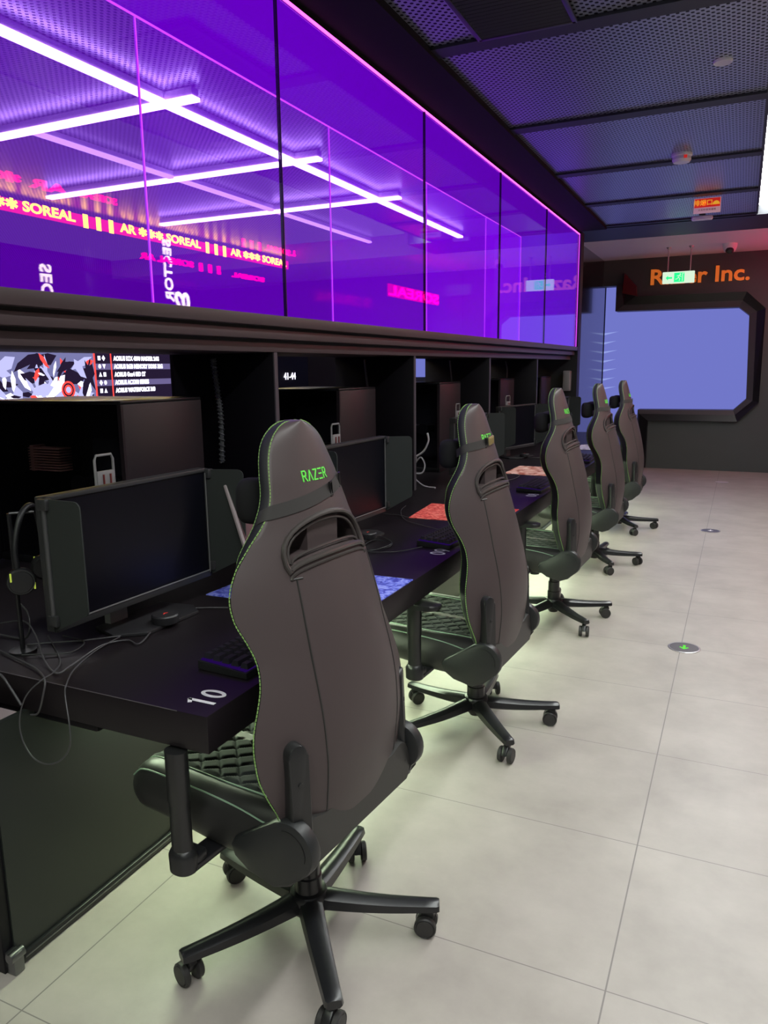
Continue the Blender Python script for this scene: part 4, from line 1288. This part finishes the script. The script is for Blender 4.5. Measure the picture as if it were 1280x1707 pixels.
def make_chair():
    r = empty('gaming_chair', (0, 0, 0), 0, 'x', 'chair')
    # --- backrest
    zs = []
    z = 0.405
    while z < 1.30:
        zs.append(z)
        z += 0.0175
    zs += [1.305, 1.32, 1.335, 1.347, 1.357, 1.365, 1.371, 1.375, 1.378]
    NB = 30
    NF = 16

    def ring(z):
        hw, e_, c_ = interp(HW, z), interp(ED, z), interp(CE, z)
        k = min(1.0, hw / 0.1)
        # soften the thickness close to the top
        th, inn = TH_(z), IN_(z)
        pts = []
        for i in range(NB + 1):
            u = -1 + 2 * i / NB
            u = math.sin(u * PI / 2) * 0.35 + u * 0.65
            pts.append((hw * u, e_ + (c_ - e_) * (1 - abs(u) ** 2.3), z))
        for i in range(1, 6):
            t = i / 6
            pts.append((hw - inn * t + 0.006 * math.sin(t * PI) * k, e_ + th * t, z))
        yf = e_ + th
        rec = 0.03 * min(1, hw / 0.2)
        for i in range(NF + 1):
            u = 1 - 2 * i / NF
            dy = -rec * (1 - abs(u) ** 3) + 0.018 * math.sin(min(1, (1 - abs(u)) * 3.5) * PI) * min(1, hw / 0.2)
            pts.append(((hw - inn) * u, max(yf + dy, (e_ + (c_ - e_) * (1 - abs(u) ** 2.3)) + 0.02), z))
        for i in range(1, 6):
            t = 1 - i / 6
            pts.append((-hw + inn * t - 0.006 * math.sin(t * PI) * k, e_ + th * t, z))
        return pts
    bm = bmesh.new()
    rings = [ring(z) for z in zs]
    loft(bm, rings)
    body = from_bm('backrest', bm, [M['leather'], M['side_blk']], r, angle=55)
    # cut the slot
    cutters = []
    for rng in ((-1, -0.062), (0.066, 1)):
        pts = [p for p in crescent() if rng[0] <= p[0] <= rng[1]]
        # close along the pillar edge
        xs_ = rng[1] if rng[0] < 0 and rng[1] < 0 else rng[0]
        up = [p for p in crescent()[:17] if rng[0] <= p[0] <= rng[1]]
        lo = [p for p in crescent()[17:] if rng[0] <= p[0] <= rng[1]]
        t = math.acos(max(-1, min(1, xs_ / 0.155)))
        zu = 1.055 + 0.095 * math.sin(t) ** 0.8
        zl = 1.043 + 0.028 * math.sin(t) ** 0.9
        if xs_ < 0:
            poly = [(xs_, zu)] + up + lo + [(xs_, zl)]
        else:
            poly = up + [(xs_, zu), (xs_, zl)] + lo
        bmc = bmesh.new()
        add_prism(bmc, poly, lambda a, b: (a, -0.3, b), lambda a, b: (a, 0.3, b))
        cutters.append(from_bm('cutter', bmc, None, None, smooth=False))
    bmc = bmesh.new()
    cr = crescent()
    add_prism(bmc, cr, lambda a, b: (a, -0.3, b), lambda a, b: (a, -0.062, b))
    cutters.append(from_bm('cutter', bmc, None, None, smooth=False))
    for c in cutters:
        md = body.modifiers.new('cut', 'BOOLEAN')
        md.operation = 'DIFFERENCE'
        md.solver = 'EXACT'
        md.object = c
    dg = bpy.context.evaluated_depsgraph_get()
    me = bpy.data.meshes.new_from_object(body.evaluated_get(dg))
    body.modifiers.clear()
    body.data = me
    for c in cutters:
        bpy.data.objects.remove(c)
    me.materials.clear()
    me.materials.append(M['leather']); me.materials.append(M['side_blk'])
    for p in me.polygons:
        c = p.center
        hw = interp(HW, c.z)
        e_ = interp(ED, c.z)
        if (abs(c.x) > hw - 0.001 - IN_(c.z) * (c.y - e_) / TH_(c.z) and c.y > e_ + 0.004) or c.y > e_ + 0.02 and not (abs(c.x) < 0.17 and 1.03 < c.z < 1.16):
            p.material_index = 1
        else:
            p.material_index = 0
    # --- slot trims
    bm = bmesh.new()
    for g, rr, dy in ((0.006, 0.0065, -0.003), (-0.010, 0.004, 0.008)):
        cc = crescent(18, g)
        P = [(a, back_y(a, b) + dy, b) for a, b in cc]
        Q = [P[i] for i in range(len(P)) if i == 0 or (Vector(P[i]) - Vector(P[i - 1])).length > 0.003]
        add_tube(bm, Q, rr, 8, closed=True)
    cc = [(a, b) for a, b in crescent(18, 0.020)[19:]]
    add_tube(bm, [(a * 0.93, back_y(a * 0.93, b - 0.002) - 0.001, b - 0.002) for a, b in cc], 0.004, 6)
    from_bm('slot_trim', bm, M['trim_rub'], r)
    # --- seam ridges
    for s in (-1, 1):
        bm = bmesh.new()
        P = []
        for i in range(30):
            z = 1.02 - i * (1.02 - 0.43) / 29
            x = -interp([(0.43, 0.150), (0.7, 0.162), (0.9, 0.155), (1.02, 0.145)], z) if s < 0 else interp([(0.43, 0.175), (1.02, 0.19)], z)
            P.append((x, back_y(x, z) + 0.0008, z))
        add_tube(bm, P, 0.0028, 6)
        add_tube(bm, [(s * 0.13, back_y(0.13, 1.022) - 0.0005, 1.022), (s * 0.16, back_y(0.16, 1.022) - 0.0005, 1.022)], 0.0025, 6) if s < 0 else None
        from_bm('seam_ridge', bm, M['leather2'], r)
    # --- green stitching along both edges of the side band
    for which in (0, 1):
        bm = bmesh.new()
        path = []
        zz = 0.47
        L = []
        while zz < 1.376:
            L.append(zz)
            zz += 0.004 if zz < 1.34 else 0.0012
        pr = []
        for s in (-1, 1):
            seq = []
            for z in L:
                hw, e_ = interp(HW, z), interp(ED, z)
                th, inn = TH_(z), IN_(z)
                if which == 0:
                    seq.append(Vector((s * (hw + 0.0015), e_ + 0.003, z + (0.0015 if z > 1.36 else 0))))
                else:
                    seq.append(Vector((s * (hw - inn * 0.9 + 0.0015), e_ + th * 0.9, z + (0.0015 if z > 1.36 else 0))))
            pr.append(seq)
        full = pr[0] + pr[1][::-1]
        # dashes by arc length
        acc = 0
        cur = [full[0]]
        for a, b in zip(full, full[1:]):
            acc += (b - a).length
            cur.append(b)
            if acc > 0.0075:
                if len(cur) >= 2:
                    mid = cur[0].lerp(cur[-1], 0.78)
                    add_tube(bm, [cur[0], mid], 0.0015, 4)
                cur = [b]
                acc = 0
        o = from_bm('green_stitching', bm, M['green'], r, smooth=False)
        o['label'] = 'bright green dashed stitching'
    # --- logo strokes on the head, following the surface
    bm = bmesh.new()
    LT = {'R': [[(0, 0), (0, 1), (0.75, 1), (0.95, 0.8), (0.75, 0.5), (0.15, 0.5)], [(0.45, 0.48), (1, 0)]],
          'A': [[(0, 0), (0.5, 1), (1, 0)]],
          'Z': [[(0, 1), (1, 1), (0, 0), (1, 0)]],
          'E': [[(0, 1), (1, 1)], [(0.1, 0.5), (1, 0.5)], [(0, 0), (1, 0)]]}
    zc, hh, ww, gp_ = 1.247, 0.024, 0.0135, 0.0068
    tot = 5 * ww + 4 * gp_
    x0 = -tot / 2 - 0.002
    for i, ch in enumerate('RAZER'):
        bx0 = x0 + i * (ww + gp_)
        for st in LT[ch]:
            for (a, b) in zip(st, st[1:]):
                A = Vector((bx0 + a[0] * ww, zc - hh / 2 + a[1] * hh))
                B = Vector((bx0 + b[0] * ww, zc - hh / 2 + b[1] * hh))
                d = (B - A).normalized() * 0.0009
                n = Vector((-d.y, d.x)).normalized() * 0.0016
                q = [A - d + n, B + d + n, B + d - n, A - d - n]
                add_prism(bm, [(v.x, v.y) for v in q], lambda p, z_: (p, back_y(p, z_) - 0.0016, z_), lambda p, z_: (p, back_y(p, z_) + 0.002, z_))
    o = from_bm('green_wordmark', bm, M['logo'], r, smooth=False)
    o['label'] = 'green brand lettering on the headrest'
    # --- neck pillow in front of the head
    bm = bmesh.new()
    bmesh.ops.create_uvsphere(bm, u_segments=28, v_segments=18, radius=1)
    for v in bm.verts:
        x, y, z = v.co
        f = lambda q, p: math.copysign(abs(q) ** p, q)
        x, y, z = f(x, 0.55), f(y, 0.8), f(z, 0.6)
        pinch = 1 - 0.25 * (1 - abs(x) ** 2) * (abs(z) ** 2)
        v.co = Vector((x * 0.132, 0.080 + y * 0.046, 1.185 + z * 0.074 * (0.82 + 0.18 * abs(x)) * pinch))
    o = from_bm('neck_pillow', bm, M['velvet'], r)
    # --- hinge bars on the back
    for s in (-1, 1):
        bm = bmesh.new()
        n = 12
        poly = [(-0.027, 0.40), (0.027, 0.40), (0.025, 0.645)] + [(0.025 * math.cos(PI * i / n), 0.645 + 0.03 * math.sin(PI * i / n)) for i in range(1, n)] + [(-0.025, 0.645)]
        th = s * math.radians(24)
        cx_ = s * 0.250
        tilt = lambda b: interp([(0.40, -0.010), (0.66, 0.0)], b)

        def at(a, b, d):
            return (cx_ + a * math.cos(th) + d * math.sin(th), back_y(0.25, 0.6) + tilt(b) + a * math.sin(th) - d * math.cos(th), b)
        add_prism(bm, poly, lambda a, b: at(a, b, 0.024 if s < 0 else 0.003), lambda a, b: at(a, b, -0.02), 0.006)
        add_lathe(bm, [(0.006, 0), (0.006, 0.003), (0, 0.0035)], at(0, 0.58, 0.0235 if s < 0 else 0.0025), Matrix.Rotation(th, 3, 'Z') @ Matrix.Rotation(PI / 2, 3, 'X'), 12)
        from_bm('hinge_bar', bm, M['plastic'], r)
    # --- seat
    YB, YFr = -0.165, 0.405
    bm = bmesh.new()
    rings = []
    NS = 34
    for i in range(NS + 1):
        t = i / NS
        y = YB + (YFr - YB) * (t if t < 0.75 else 0.75 + 0.25 * math.sin((t - 0.75) / 0.25 * PI / 2))
        q = max(0.0, (y - (YFr - 0.075)) / 0.075)
        cap = math.sqrt(max(0, 1 - q * q)) if q > 0 else 1.0
        wl = interp([(-0.165, 0.245), (-0.05, 0.262), (0.15, 0.275), (0.33, 0.275), (0.405, 0.255)], y) * (0.93 + 0.07 * cap)
        top = interp([(-0.165, 0.455), (-0.1, 0.468), (0.1, 0.476), (0.31, 0.482), (0.405, 0.474)], y)
        bot = interp([(-0.165, 0.345), (0.0, 0.345), (0.2, 0.368), (0.405, 0.385)], y)
        mid = (top + bot) / 2
        top = mid + (top - mid) * max(cap, 0.06)
        bot = mid + (bot - mid) * max(cap, 0.06)
        pts = []
        n = 36
        for k in range(n + 1):
            u = -1 + 2 * k / n
            bol = 0.013 * math.exp(-((abs(u) - 0.84) / 0.13) ** 2) * cap
            fall = -0.022 * max(0, (abs(u) - 0.9) / 0.1) ** 2 * cap
            pts.append((wl * u, y, top + bol + fall))
        for k in range(1, 8):
            tt = k / 8
            pts.append((wl + 0.012 * math.sin(tt * PI) * cap, y, top - 0.022 * cap + (bot - top + 0.022 * cap) * tt))
        for k in range(13):
            u = 1 - 2 * k / 12
            pts.append((wl * u * 0.97, y, bot))
        for k in range(1, 8):
            tt = 1 - k / 8
            pts.append((-wl - 0.012 * math.sin(tt * PI) * cap, y, top - 0.022 * cap + (bot - top + 0.022 * cap) * tt))
        rings.append(pts)
    loft(bm, rings)
    from_bm('seat', bm, M['leather2'], r, angle=60)

    def seat_top(x, y):
        q = max(0.0, (y - (YFr - 0.075)) / 0.075)
        cap = math.sqrt(max(0, 1 - min(q, 0.999) ** 2)) if q > 0 else 1.0
        wl = interp([(-0.165, 0.245), (-0.05, 0.262), (0.15, 0.275), (0.33, 0.275), (0.405, 0.255)], y) * (0.93 + 0.07 * cap)
        top = interp([(-0.165, 0.455), (-0.1, 0.468), (0.1, 0.476), (0.31, 0.482), (0.405, 0.474)], y)
        bot = interp([(-0.165, 0.345), (0.0, 0.345), (0.2, 0.368), (0.405, 0.385)], y)
        mid = (top + bot) / 2
        top = mid + (top - mid) * max(cap, 0.06)
        u = min(1, abs(x) / wl)
        return top + 0.013 * math.exp(-((u - 0.84) / 0.13) ** 2) * cap - 0.022 * max(0, (u - 0.9) / 0.1) ** 2 * cap
    bm = bmesh.new()
    nx, ny = 96, 110
    G = []
    for j in range(ny + 1):
        y = -0.12 + (0.392 + 0.12) * j / ny
        row = []
        for i in range(nx + 1):
            x = -0.205 + 0.41 * i / nx
            p = 0.066
            a = ((x + y) / p) % 1.0
            b = ((x - y) / p) % 1.0
            da = min(a, 1 - a)
            db = min(b, 1 - b)
            hq = 0.008 * (1 - math.exp(-(min(da, db) / 0.13) ** 2 * 2.2))
            if abs(x) < 0.017:
                hq = 0.007
            edge = min(1, (0.205 - abs(x)) / 0.012, (0.393 - y) / 0.012)
            row.append(bm.verts.new((x, y, seat_top(x, y) + 0.0008 + hq * max(0, edge))))
        G.append(row)
    fm = []
    for j in range(ny):
        for i in range(nx):
            f = bm.faces.new((G[j][i], G[j][i + 1], G[j + 1][i + 1], G[j + 1][i]))
            if abs(-0.205 + 0.41 * (i + 0.5) / nx) < 0.017:
                f.material_index = 1
    from_bm('quilted_top', bm, [M['quilt'], M['leather']], r, angle=80)
    bm = bmesh.new()
    for s in (-1, 1):
        for xx in (0.212, 0.262):
            P = [(s * (xx if y < 0.34 else xx - (y - 0.34) * 0.2), y, seat_top(xx if y < 0.34 else xx - (y - 0.34) * 0.2, y) + 0.001) for y in [(-0.12 + i * 0.0171) for i in range(31)]]
            add_tube(bm, P, 0.0022, 5)
    add_tube(bm, [(x_, 0.396, seat_top(x_, 0.396) + 0.001) for x_ in [-0.21 + i * 0.021 for i in range(21)]], 0.0022, 5)
    o = from_bm('seat_piping', bm, M['green_pale'], r)
    o['label'] = 'pale green piping along the seat edge'
    # --- side hinge covers
    for s in (-1, 1):
        bm = bmesh.new()
        cy, cz, rr = (-0.150 if s < 0 else -0.125), 0.428, 0.070
        poly = [(cy + rr * math.cos(t), cz + rr * math.sin(t)) for t in [math.radians(a) for a in range(55, -150, -12)][::-1]]
        poly = []
        for a in range(62, 245, 12):
            poly.append((cy + rr * math.cos(math.radians(a)), cz + rr * math.sin(math.radians(a))))
        poly += [(-0.150, 0.335), (-0.105, 0.318), (-0.03, 0.335), (0.012, 0.362), (0.022, 0.39), (0.010, 0.412)]
        add_prism(bm, poly, lambda a, b: (s * 0.256, a, b), lambda a, b: (s * 0.294, a, b), 0.008)
        cov = from_bm('hinge_cover', bm, M['cover'], r, angle=30)
        bm = bmesh.new()
        add_tube(bm, [(s * 0.295, cy + 0.050 * math.cos(math.radians(a)), cz + 0.050 * math.sin(math.radians(a))) for a in range(75, 200, 8)], 0.0012, 4)
        from_bm('cover_groove', bm, M['frame_black'], cov)
    # --- mechanism, column, base
    bm = bmesh.new()
    add_box(bm, (0, 0.03, 0.328), (0.22, 0.28, 0.03), 0.006)
    add_box(bm, (0, -0.02, 0.305), (0.11, 0.16, 0.04), 0.01)
    add_tube(bm, [(0.0, 0.12, 0.315), (0.0, 0.12, 0.265)], 0.028, 14)
    from_bm('tilt_mechanism', bm, M['metal_blk'], r)
    bm = bmesh.new()
    add_tube(bm, [(0.05, 0.03, 0.315), (0.16, 0.03, 0.315), (0.27, 0.03, 0.322)], 0.006, 8)
    add_box(bm, (0.29, 0.03, 0.322), (0.06, 0.022, 0.010), 0.004)
    from_bm('lever', bm, M['plastic'], r)
    lathe('gas_column', [(0.028, 0.31), (0.028, 0.235), (0.033, 0.232), (0.033, 0.175), (0.037, 0.172), (0.037, 0.125), (0.04, 0.12), (0.04, 0.10), (0.0, 0.10)], M['metal_blk'], r, seg=28)
    return r


def add_base(r, deg, off=(0, 0)):
    """five spokes with twin wheel casters, first spoke at deg in the chair's own frame"""
    for c in r.children:
        if c.name.startswith('gas_column'):
            c.location = (off[0], off[1], 0)
    hub = lathe('base_hub', [(0.0, 0.045), (0.026, 0.045), (0.03, 0.052), (0.048, 0.072), (0.054, 0.085), (0.054, 0.118), (0.048, 0.128), (0.040, 0.13), (0.0, 0.13)], M['metal_blk'], r, seg=30)
    hub.location = (off[0], off[1], 0)
    first = None
    for k in range(5):
        if first is None:
            bm = bmesh.new()
            rings = []
            for t in [i / 10 for i in range(11)]:
                x = 0.035 + (0.345 - 0.035) * t
                zt = 0.126 - 0.026 * t - 0.006 * math.sin(t * PI)
                w_ = 0.034 - 0.011 * t
                hgt = 0.046 - 0.020 * t
                c = 0.35
                rings.append([(x, -w_ * c, zt), (x, w_ * c, zt), (x, w_ * 0.86, zt - hgt * 0.25), (x, w_, zt - hgt * 0.8), (x, w_ * 0.7, zt - hgt), (x, -w_ * 0.7, zt - hgt), (x, -w_, zt - hgt * 0.8), (x, -w_ * 0.86, zt - hgt * 0.25)])
            rings.append([(0.352, a * 0.8, b if i not in (0, 1) else b - 0.004) for i, (x, a, b) in enumerate(rings[-1])])
            loft(bm, rings)
            bmesh.ops.bevel(bm, geom=[e for e in bm.edges if len(e.link_faces) == 2 and e.calc_face_angle(0) > 0.4], offset=0.0025, segments=2, affect='EDGES')
            sp = from_bm('spoke', bm, M['metal_blk'], r, angle=40)
            # caster
            ca = bpy.data.objects.new('caster', None)
            COL.objects.link(ca)
            ca.parent = sp
            ca.location = (0.328, 0, 0)
            first = sp
            bm = bmesh.new()
            add_tube(bm, [(0, 0, 0.082), (0, 0, 0.062)], 0.010, 12)
            prof = [(-0.012, 0.058), (-0.008, 0.069), (0.010, 0.070), (0.020, 0.066), (0.034, 0.052), (0.040, 0.036), (0.034, 0.036), (0.02, 0.03), (0.0, 0.035)]
            add_prism(bm, prof, lambda a, b: (a, -0.011, b), lambda a, b: (a, 0.011, b), 0.003)
            me_h = from_bm('caster_hood', bm, M['plastic'], None)
            bm = bmesh.new()
            for s in (-1, 1):
                R_ = Matrix.Rotation(-s * PI / 2, 3, 'X')
                add_lathe(bm, [(0.0, -0.002), (0.026, -0.002), (0.030, 0.001), (0.030, 0.012), (0.027, 0.0155), (0.024, 0.0135), (0.023, 0.0155), (0.0, 0.0165)], (0.012, s * 0.0125, 0.0300), R_, 26)
            me_w = from_bm('caster_wheel', bm, M['wheel'], None)
            bpy.data.objects.remove(ca)
            me_h.parent = sp
            me_w.parent = sp
            me_h.location = (0.328, 0, 0)
            me_w.location = (0.328, 0, 0)
            sp.rotation_euler = (0, 0, math.radians(deg))
            sp.location = (off[0], off[1], 0)
        else:
            sp = copy_tree(first, r)
            sp.rotation_euler = (0, 0, math.radians(deg + 72 * k))
    i = 0
    for c in [o_ for o_ in r.children if o_.name.startswith('spoke')]:
        a = math.radians((37 * i + deg * 3) % 360)
        for g in c.children:
            g.rotation_euler = (0, 0, a)
        i += 1


def add_arms(r, slide=0.0):
    for s in (-1, 1):
        X = 0.375
        bm = bmesh.new()
        add_lathe(bm, [(0.0, 0.345), (0.024, 0.345), (0.029, 0.35), (0.030, 0.39), (0.025, 0.402), (0.022, 0.405), (0.022, 0.52), (0.024, 0.525), (0.024, 0.652), (0.0, 0.653)], (s * X, 0.095, 0.0), None, 24)
        for v in bm.verts:
            v.co.y = 0.095 + (v.co.y - 0.095) * 1.2
        post = from_bm('armrest_post', bm, M['plastic'], r)
        bm = bmesh.new()
        add_box(bm, (s * (X + 0.2) / 2, 0.095, 0.352), (X - 0.2, 0.06, 0.016), 0.004)
        add_box(bm, (s * (X - 0.03), 0.095, 0.366), (0.05, 0.055, 0.034), 0.008)
        from_bm('armrest_bracket', bm, M['metal_blk'], r)
        bm = bmesh.new()
        n = 14
        poly = []
        for i in range(n * 2):
            a = 2 * PI * i / (n * 2)
            ca_, sa = math.cos(a), math.sin(a)
            poly.append((s * (X - slide * 0.6) + 0.045 * math.copysign(abs(ca_) ** 0.6, ca_), 0.105 + slide + 0.118 * math.copysign(abs(sa) ** 0.6, sa)))
        add_prism(bm, poly, lambda a, b: (a, b, 0.636), lambda a, b: (a, b, 0.656), 0.007)
        from_bm('armrest_pad', bm, M['plastic'], r)


def add_strap(r, z0, slope, buckle, bx_=0.03):
    """elastic strap around the head; z falls by slope per metre of x"""
    hgt = 0.030
    bm = bmesh.new()

    def loop(dz, off):
        pts = []
        n = 60
        for i in range(n + 1):
            u = -1 + 2 * i / n
            z = z0 + dz
            hw = interp(HW, z)
            x = u * hw
            z += slope * x
            hw2 = interp(HW, z)
            x = u * hw2
            pts.append(Vector((x, back_y(x, z) - off, z)))
        # around the sides to the front
        for s, rev in ((1, False), (-1, True)):
            z = z0 + dz + slope * s * interp(HW, z0)
            hw = interp(HW, z)
            e_ = interp(ED, z)
            side = [Vector((s * (hw + off + 0.010 * math.sin(t * PI)), e_ + TH_(z) * t * 1.05, z - 0.02 * t)) for t in (0.12, 0.3, 0.5, 0.7, 0.9, 1.05, 1.3)]
            if s > 0:
                pts = pts + side
            else:
                pts = side[::-1] + pts
        return pts
    A, B = loop(-hgt / 2, 0.003), loop(hgt / 2, 0.003)
    A2, B2 = loop(-hgt / 2, 0.0008), loop(hgt / 2, 0.0008)
    va, vb, va2, vb2 = [[bm.verts.new(p) for p in q] for q in (A, B, A2, B2)]
    for i in range(len(A) - 1):
        bm.faces.new((va[i], va[i + 1], vb[i + 1], vb[i]))
        bm.faces.new((vb[i], vb[i + 1], vb2[i + 1], vb2[i]))
        bm.faces.new((va[i], va2[i], va2[i + 1], va[i + 1]))
        bm.faces.new((va2[i], vb2[i], vb2[i + 1], va2[i + 1]))
    from_bm('headrest_strap', bm, M['strap'], r, angle=60)

    def clip(x, w_, m, full=False):
        z = z0 + slope * x
        y = back_y(x, z)
        dx = (back_y(x + 0.01, z) - back_y(x - 0.01, z)) / 0.02
        rot = Matrix.Rotation(math.atan(dx), 3, 'Z') @ Matrix.Rotation(-math.atan(slope), 3, 'Y')
        bm = bmesh.new()
        if full:
            add_box(bm, (x, y - 0.006, z), (w_, 0.008, 0.034), 0.003, rot)
            for q in (-0.3, 0.0, 0.3):
                add_box(bm, Vector((x, y - 0.011, z)) + rot @ Vector((q * w_, 0, 0.0)), (w_ * 0.12, 0.003, 0.024), 0.001, rot)
        else:
            for q in (-1, 1):
                add_box(bm, Vector((x, y - 0.005, z)) + rot @ Vector((0, 0, q * 0.018)), (w_, 0.005, 0.004), 0.001, rot)
                add_box(bm, Vector((x, y - 0.005, z)) + rot @ Vector((q * w_ / 2, 0, 0)), (0.003, 0.005, 0.04), 0.001, rot)
        o = from_bm('strap_buckle', bm, m, r)
        return o
    if buckle == 'gold':
        clip(bx_, 0.055, M['gold'], True)['label'] = 'gold toned strap buckle'
        clip(bx_ - 0.05, 0.012, M['frame_black'])
    else:
        clip(bx_, 0.010, M['frame_black'])
        clip(bx_ + 0.075, 0.010, M['frame_black'])


proto = make_chair()
CH = [  # x, y, yaw offset deg (world), spoke angle in world, label, strap z, slope, buckle
    (-0.98, 1.605, -5.6, 20.0, 'black gaming chair nearest the camera, green lettering above a plain strap', 1.198, 0.16, 'plain', 0.045),
    (-0.945, 2.90, -3.5, 22.0, 'second nearest gaming chair, gold toned buckle on its strap, beside seat number 09', 1.232, 0.10, 'gold', 0.015),
    (-0.94, 4.41, -2.5, 26.0, 'third gaming chair from the camera, beside seat number 08', 1.200, 0.05, 'plain', 0.09),
    (-0.94, 5.83, -2.0, 12.0, 'fourth gaming chair, in front of the left edge of the blue display', 1.195, 0.0, 'plain', 0.07),
    (-0.955, 7.24, -1.0, 15.0, 'farthest gaming chair at the end of the row, before the blue display', 1.195, 0.0, 'plain', 0.07),
]
chairs = []
for i, c in enumerate(CH):
    chairs.append(proto if i == 0 else copy_tree(proto))
OFF = [(-0.05, -0.02), (0.0, -0.01), (0, 0), (0, 0), (0, 0)]   # where the column stands under each seat
for i_, (r, (x, y, yaw, sp, lb, sz, sl, bk, bxx)) in enumerate(zip(chairs, CH)):
    r.location = (x, y, 0)
    rz = 90 + yaw
    rz = 90 - yaw * -1
    r.rotation_euler = (0, 0, math.radians(90 + yaw))
    r['label'] = lb
    r['group'] = 'gaming chairs along the desk row'
    add_arms(r, 0.12 if lb.startswith('black gaming chair nearest') else 0.0)
    add_strap(r, sz, sl, bk, bxx)
    add_base(r, sp + (2 if i_ == 0 else 0) - (90 + yaw), OFF[i_])
    for c_ in r.children:      # gas lifts stand at slightly different heights
        if not c_.name.startswith(('spoke', 'base_hub', 'gas_column')):
            c_.location.z -= (0.0, 0.02, 0.0, 0.006, 0.010)[i_]
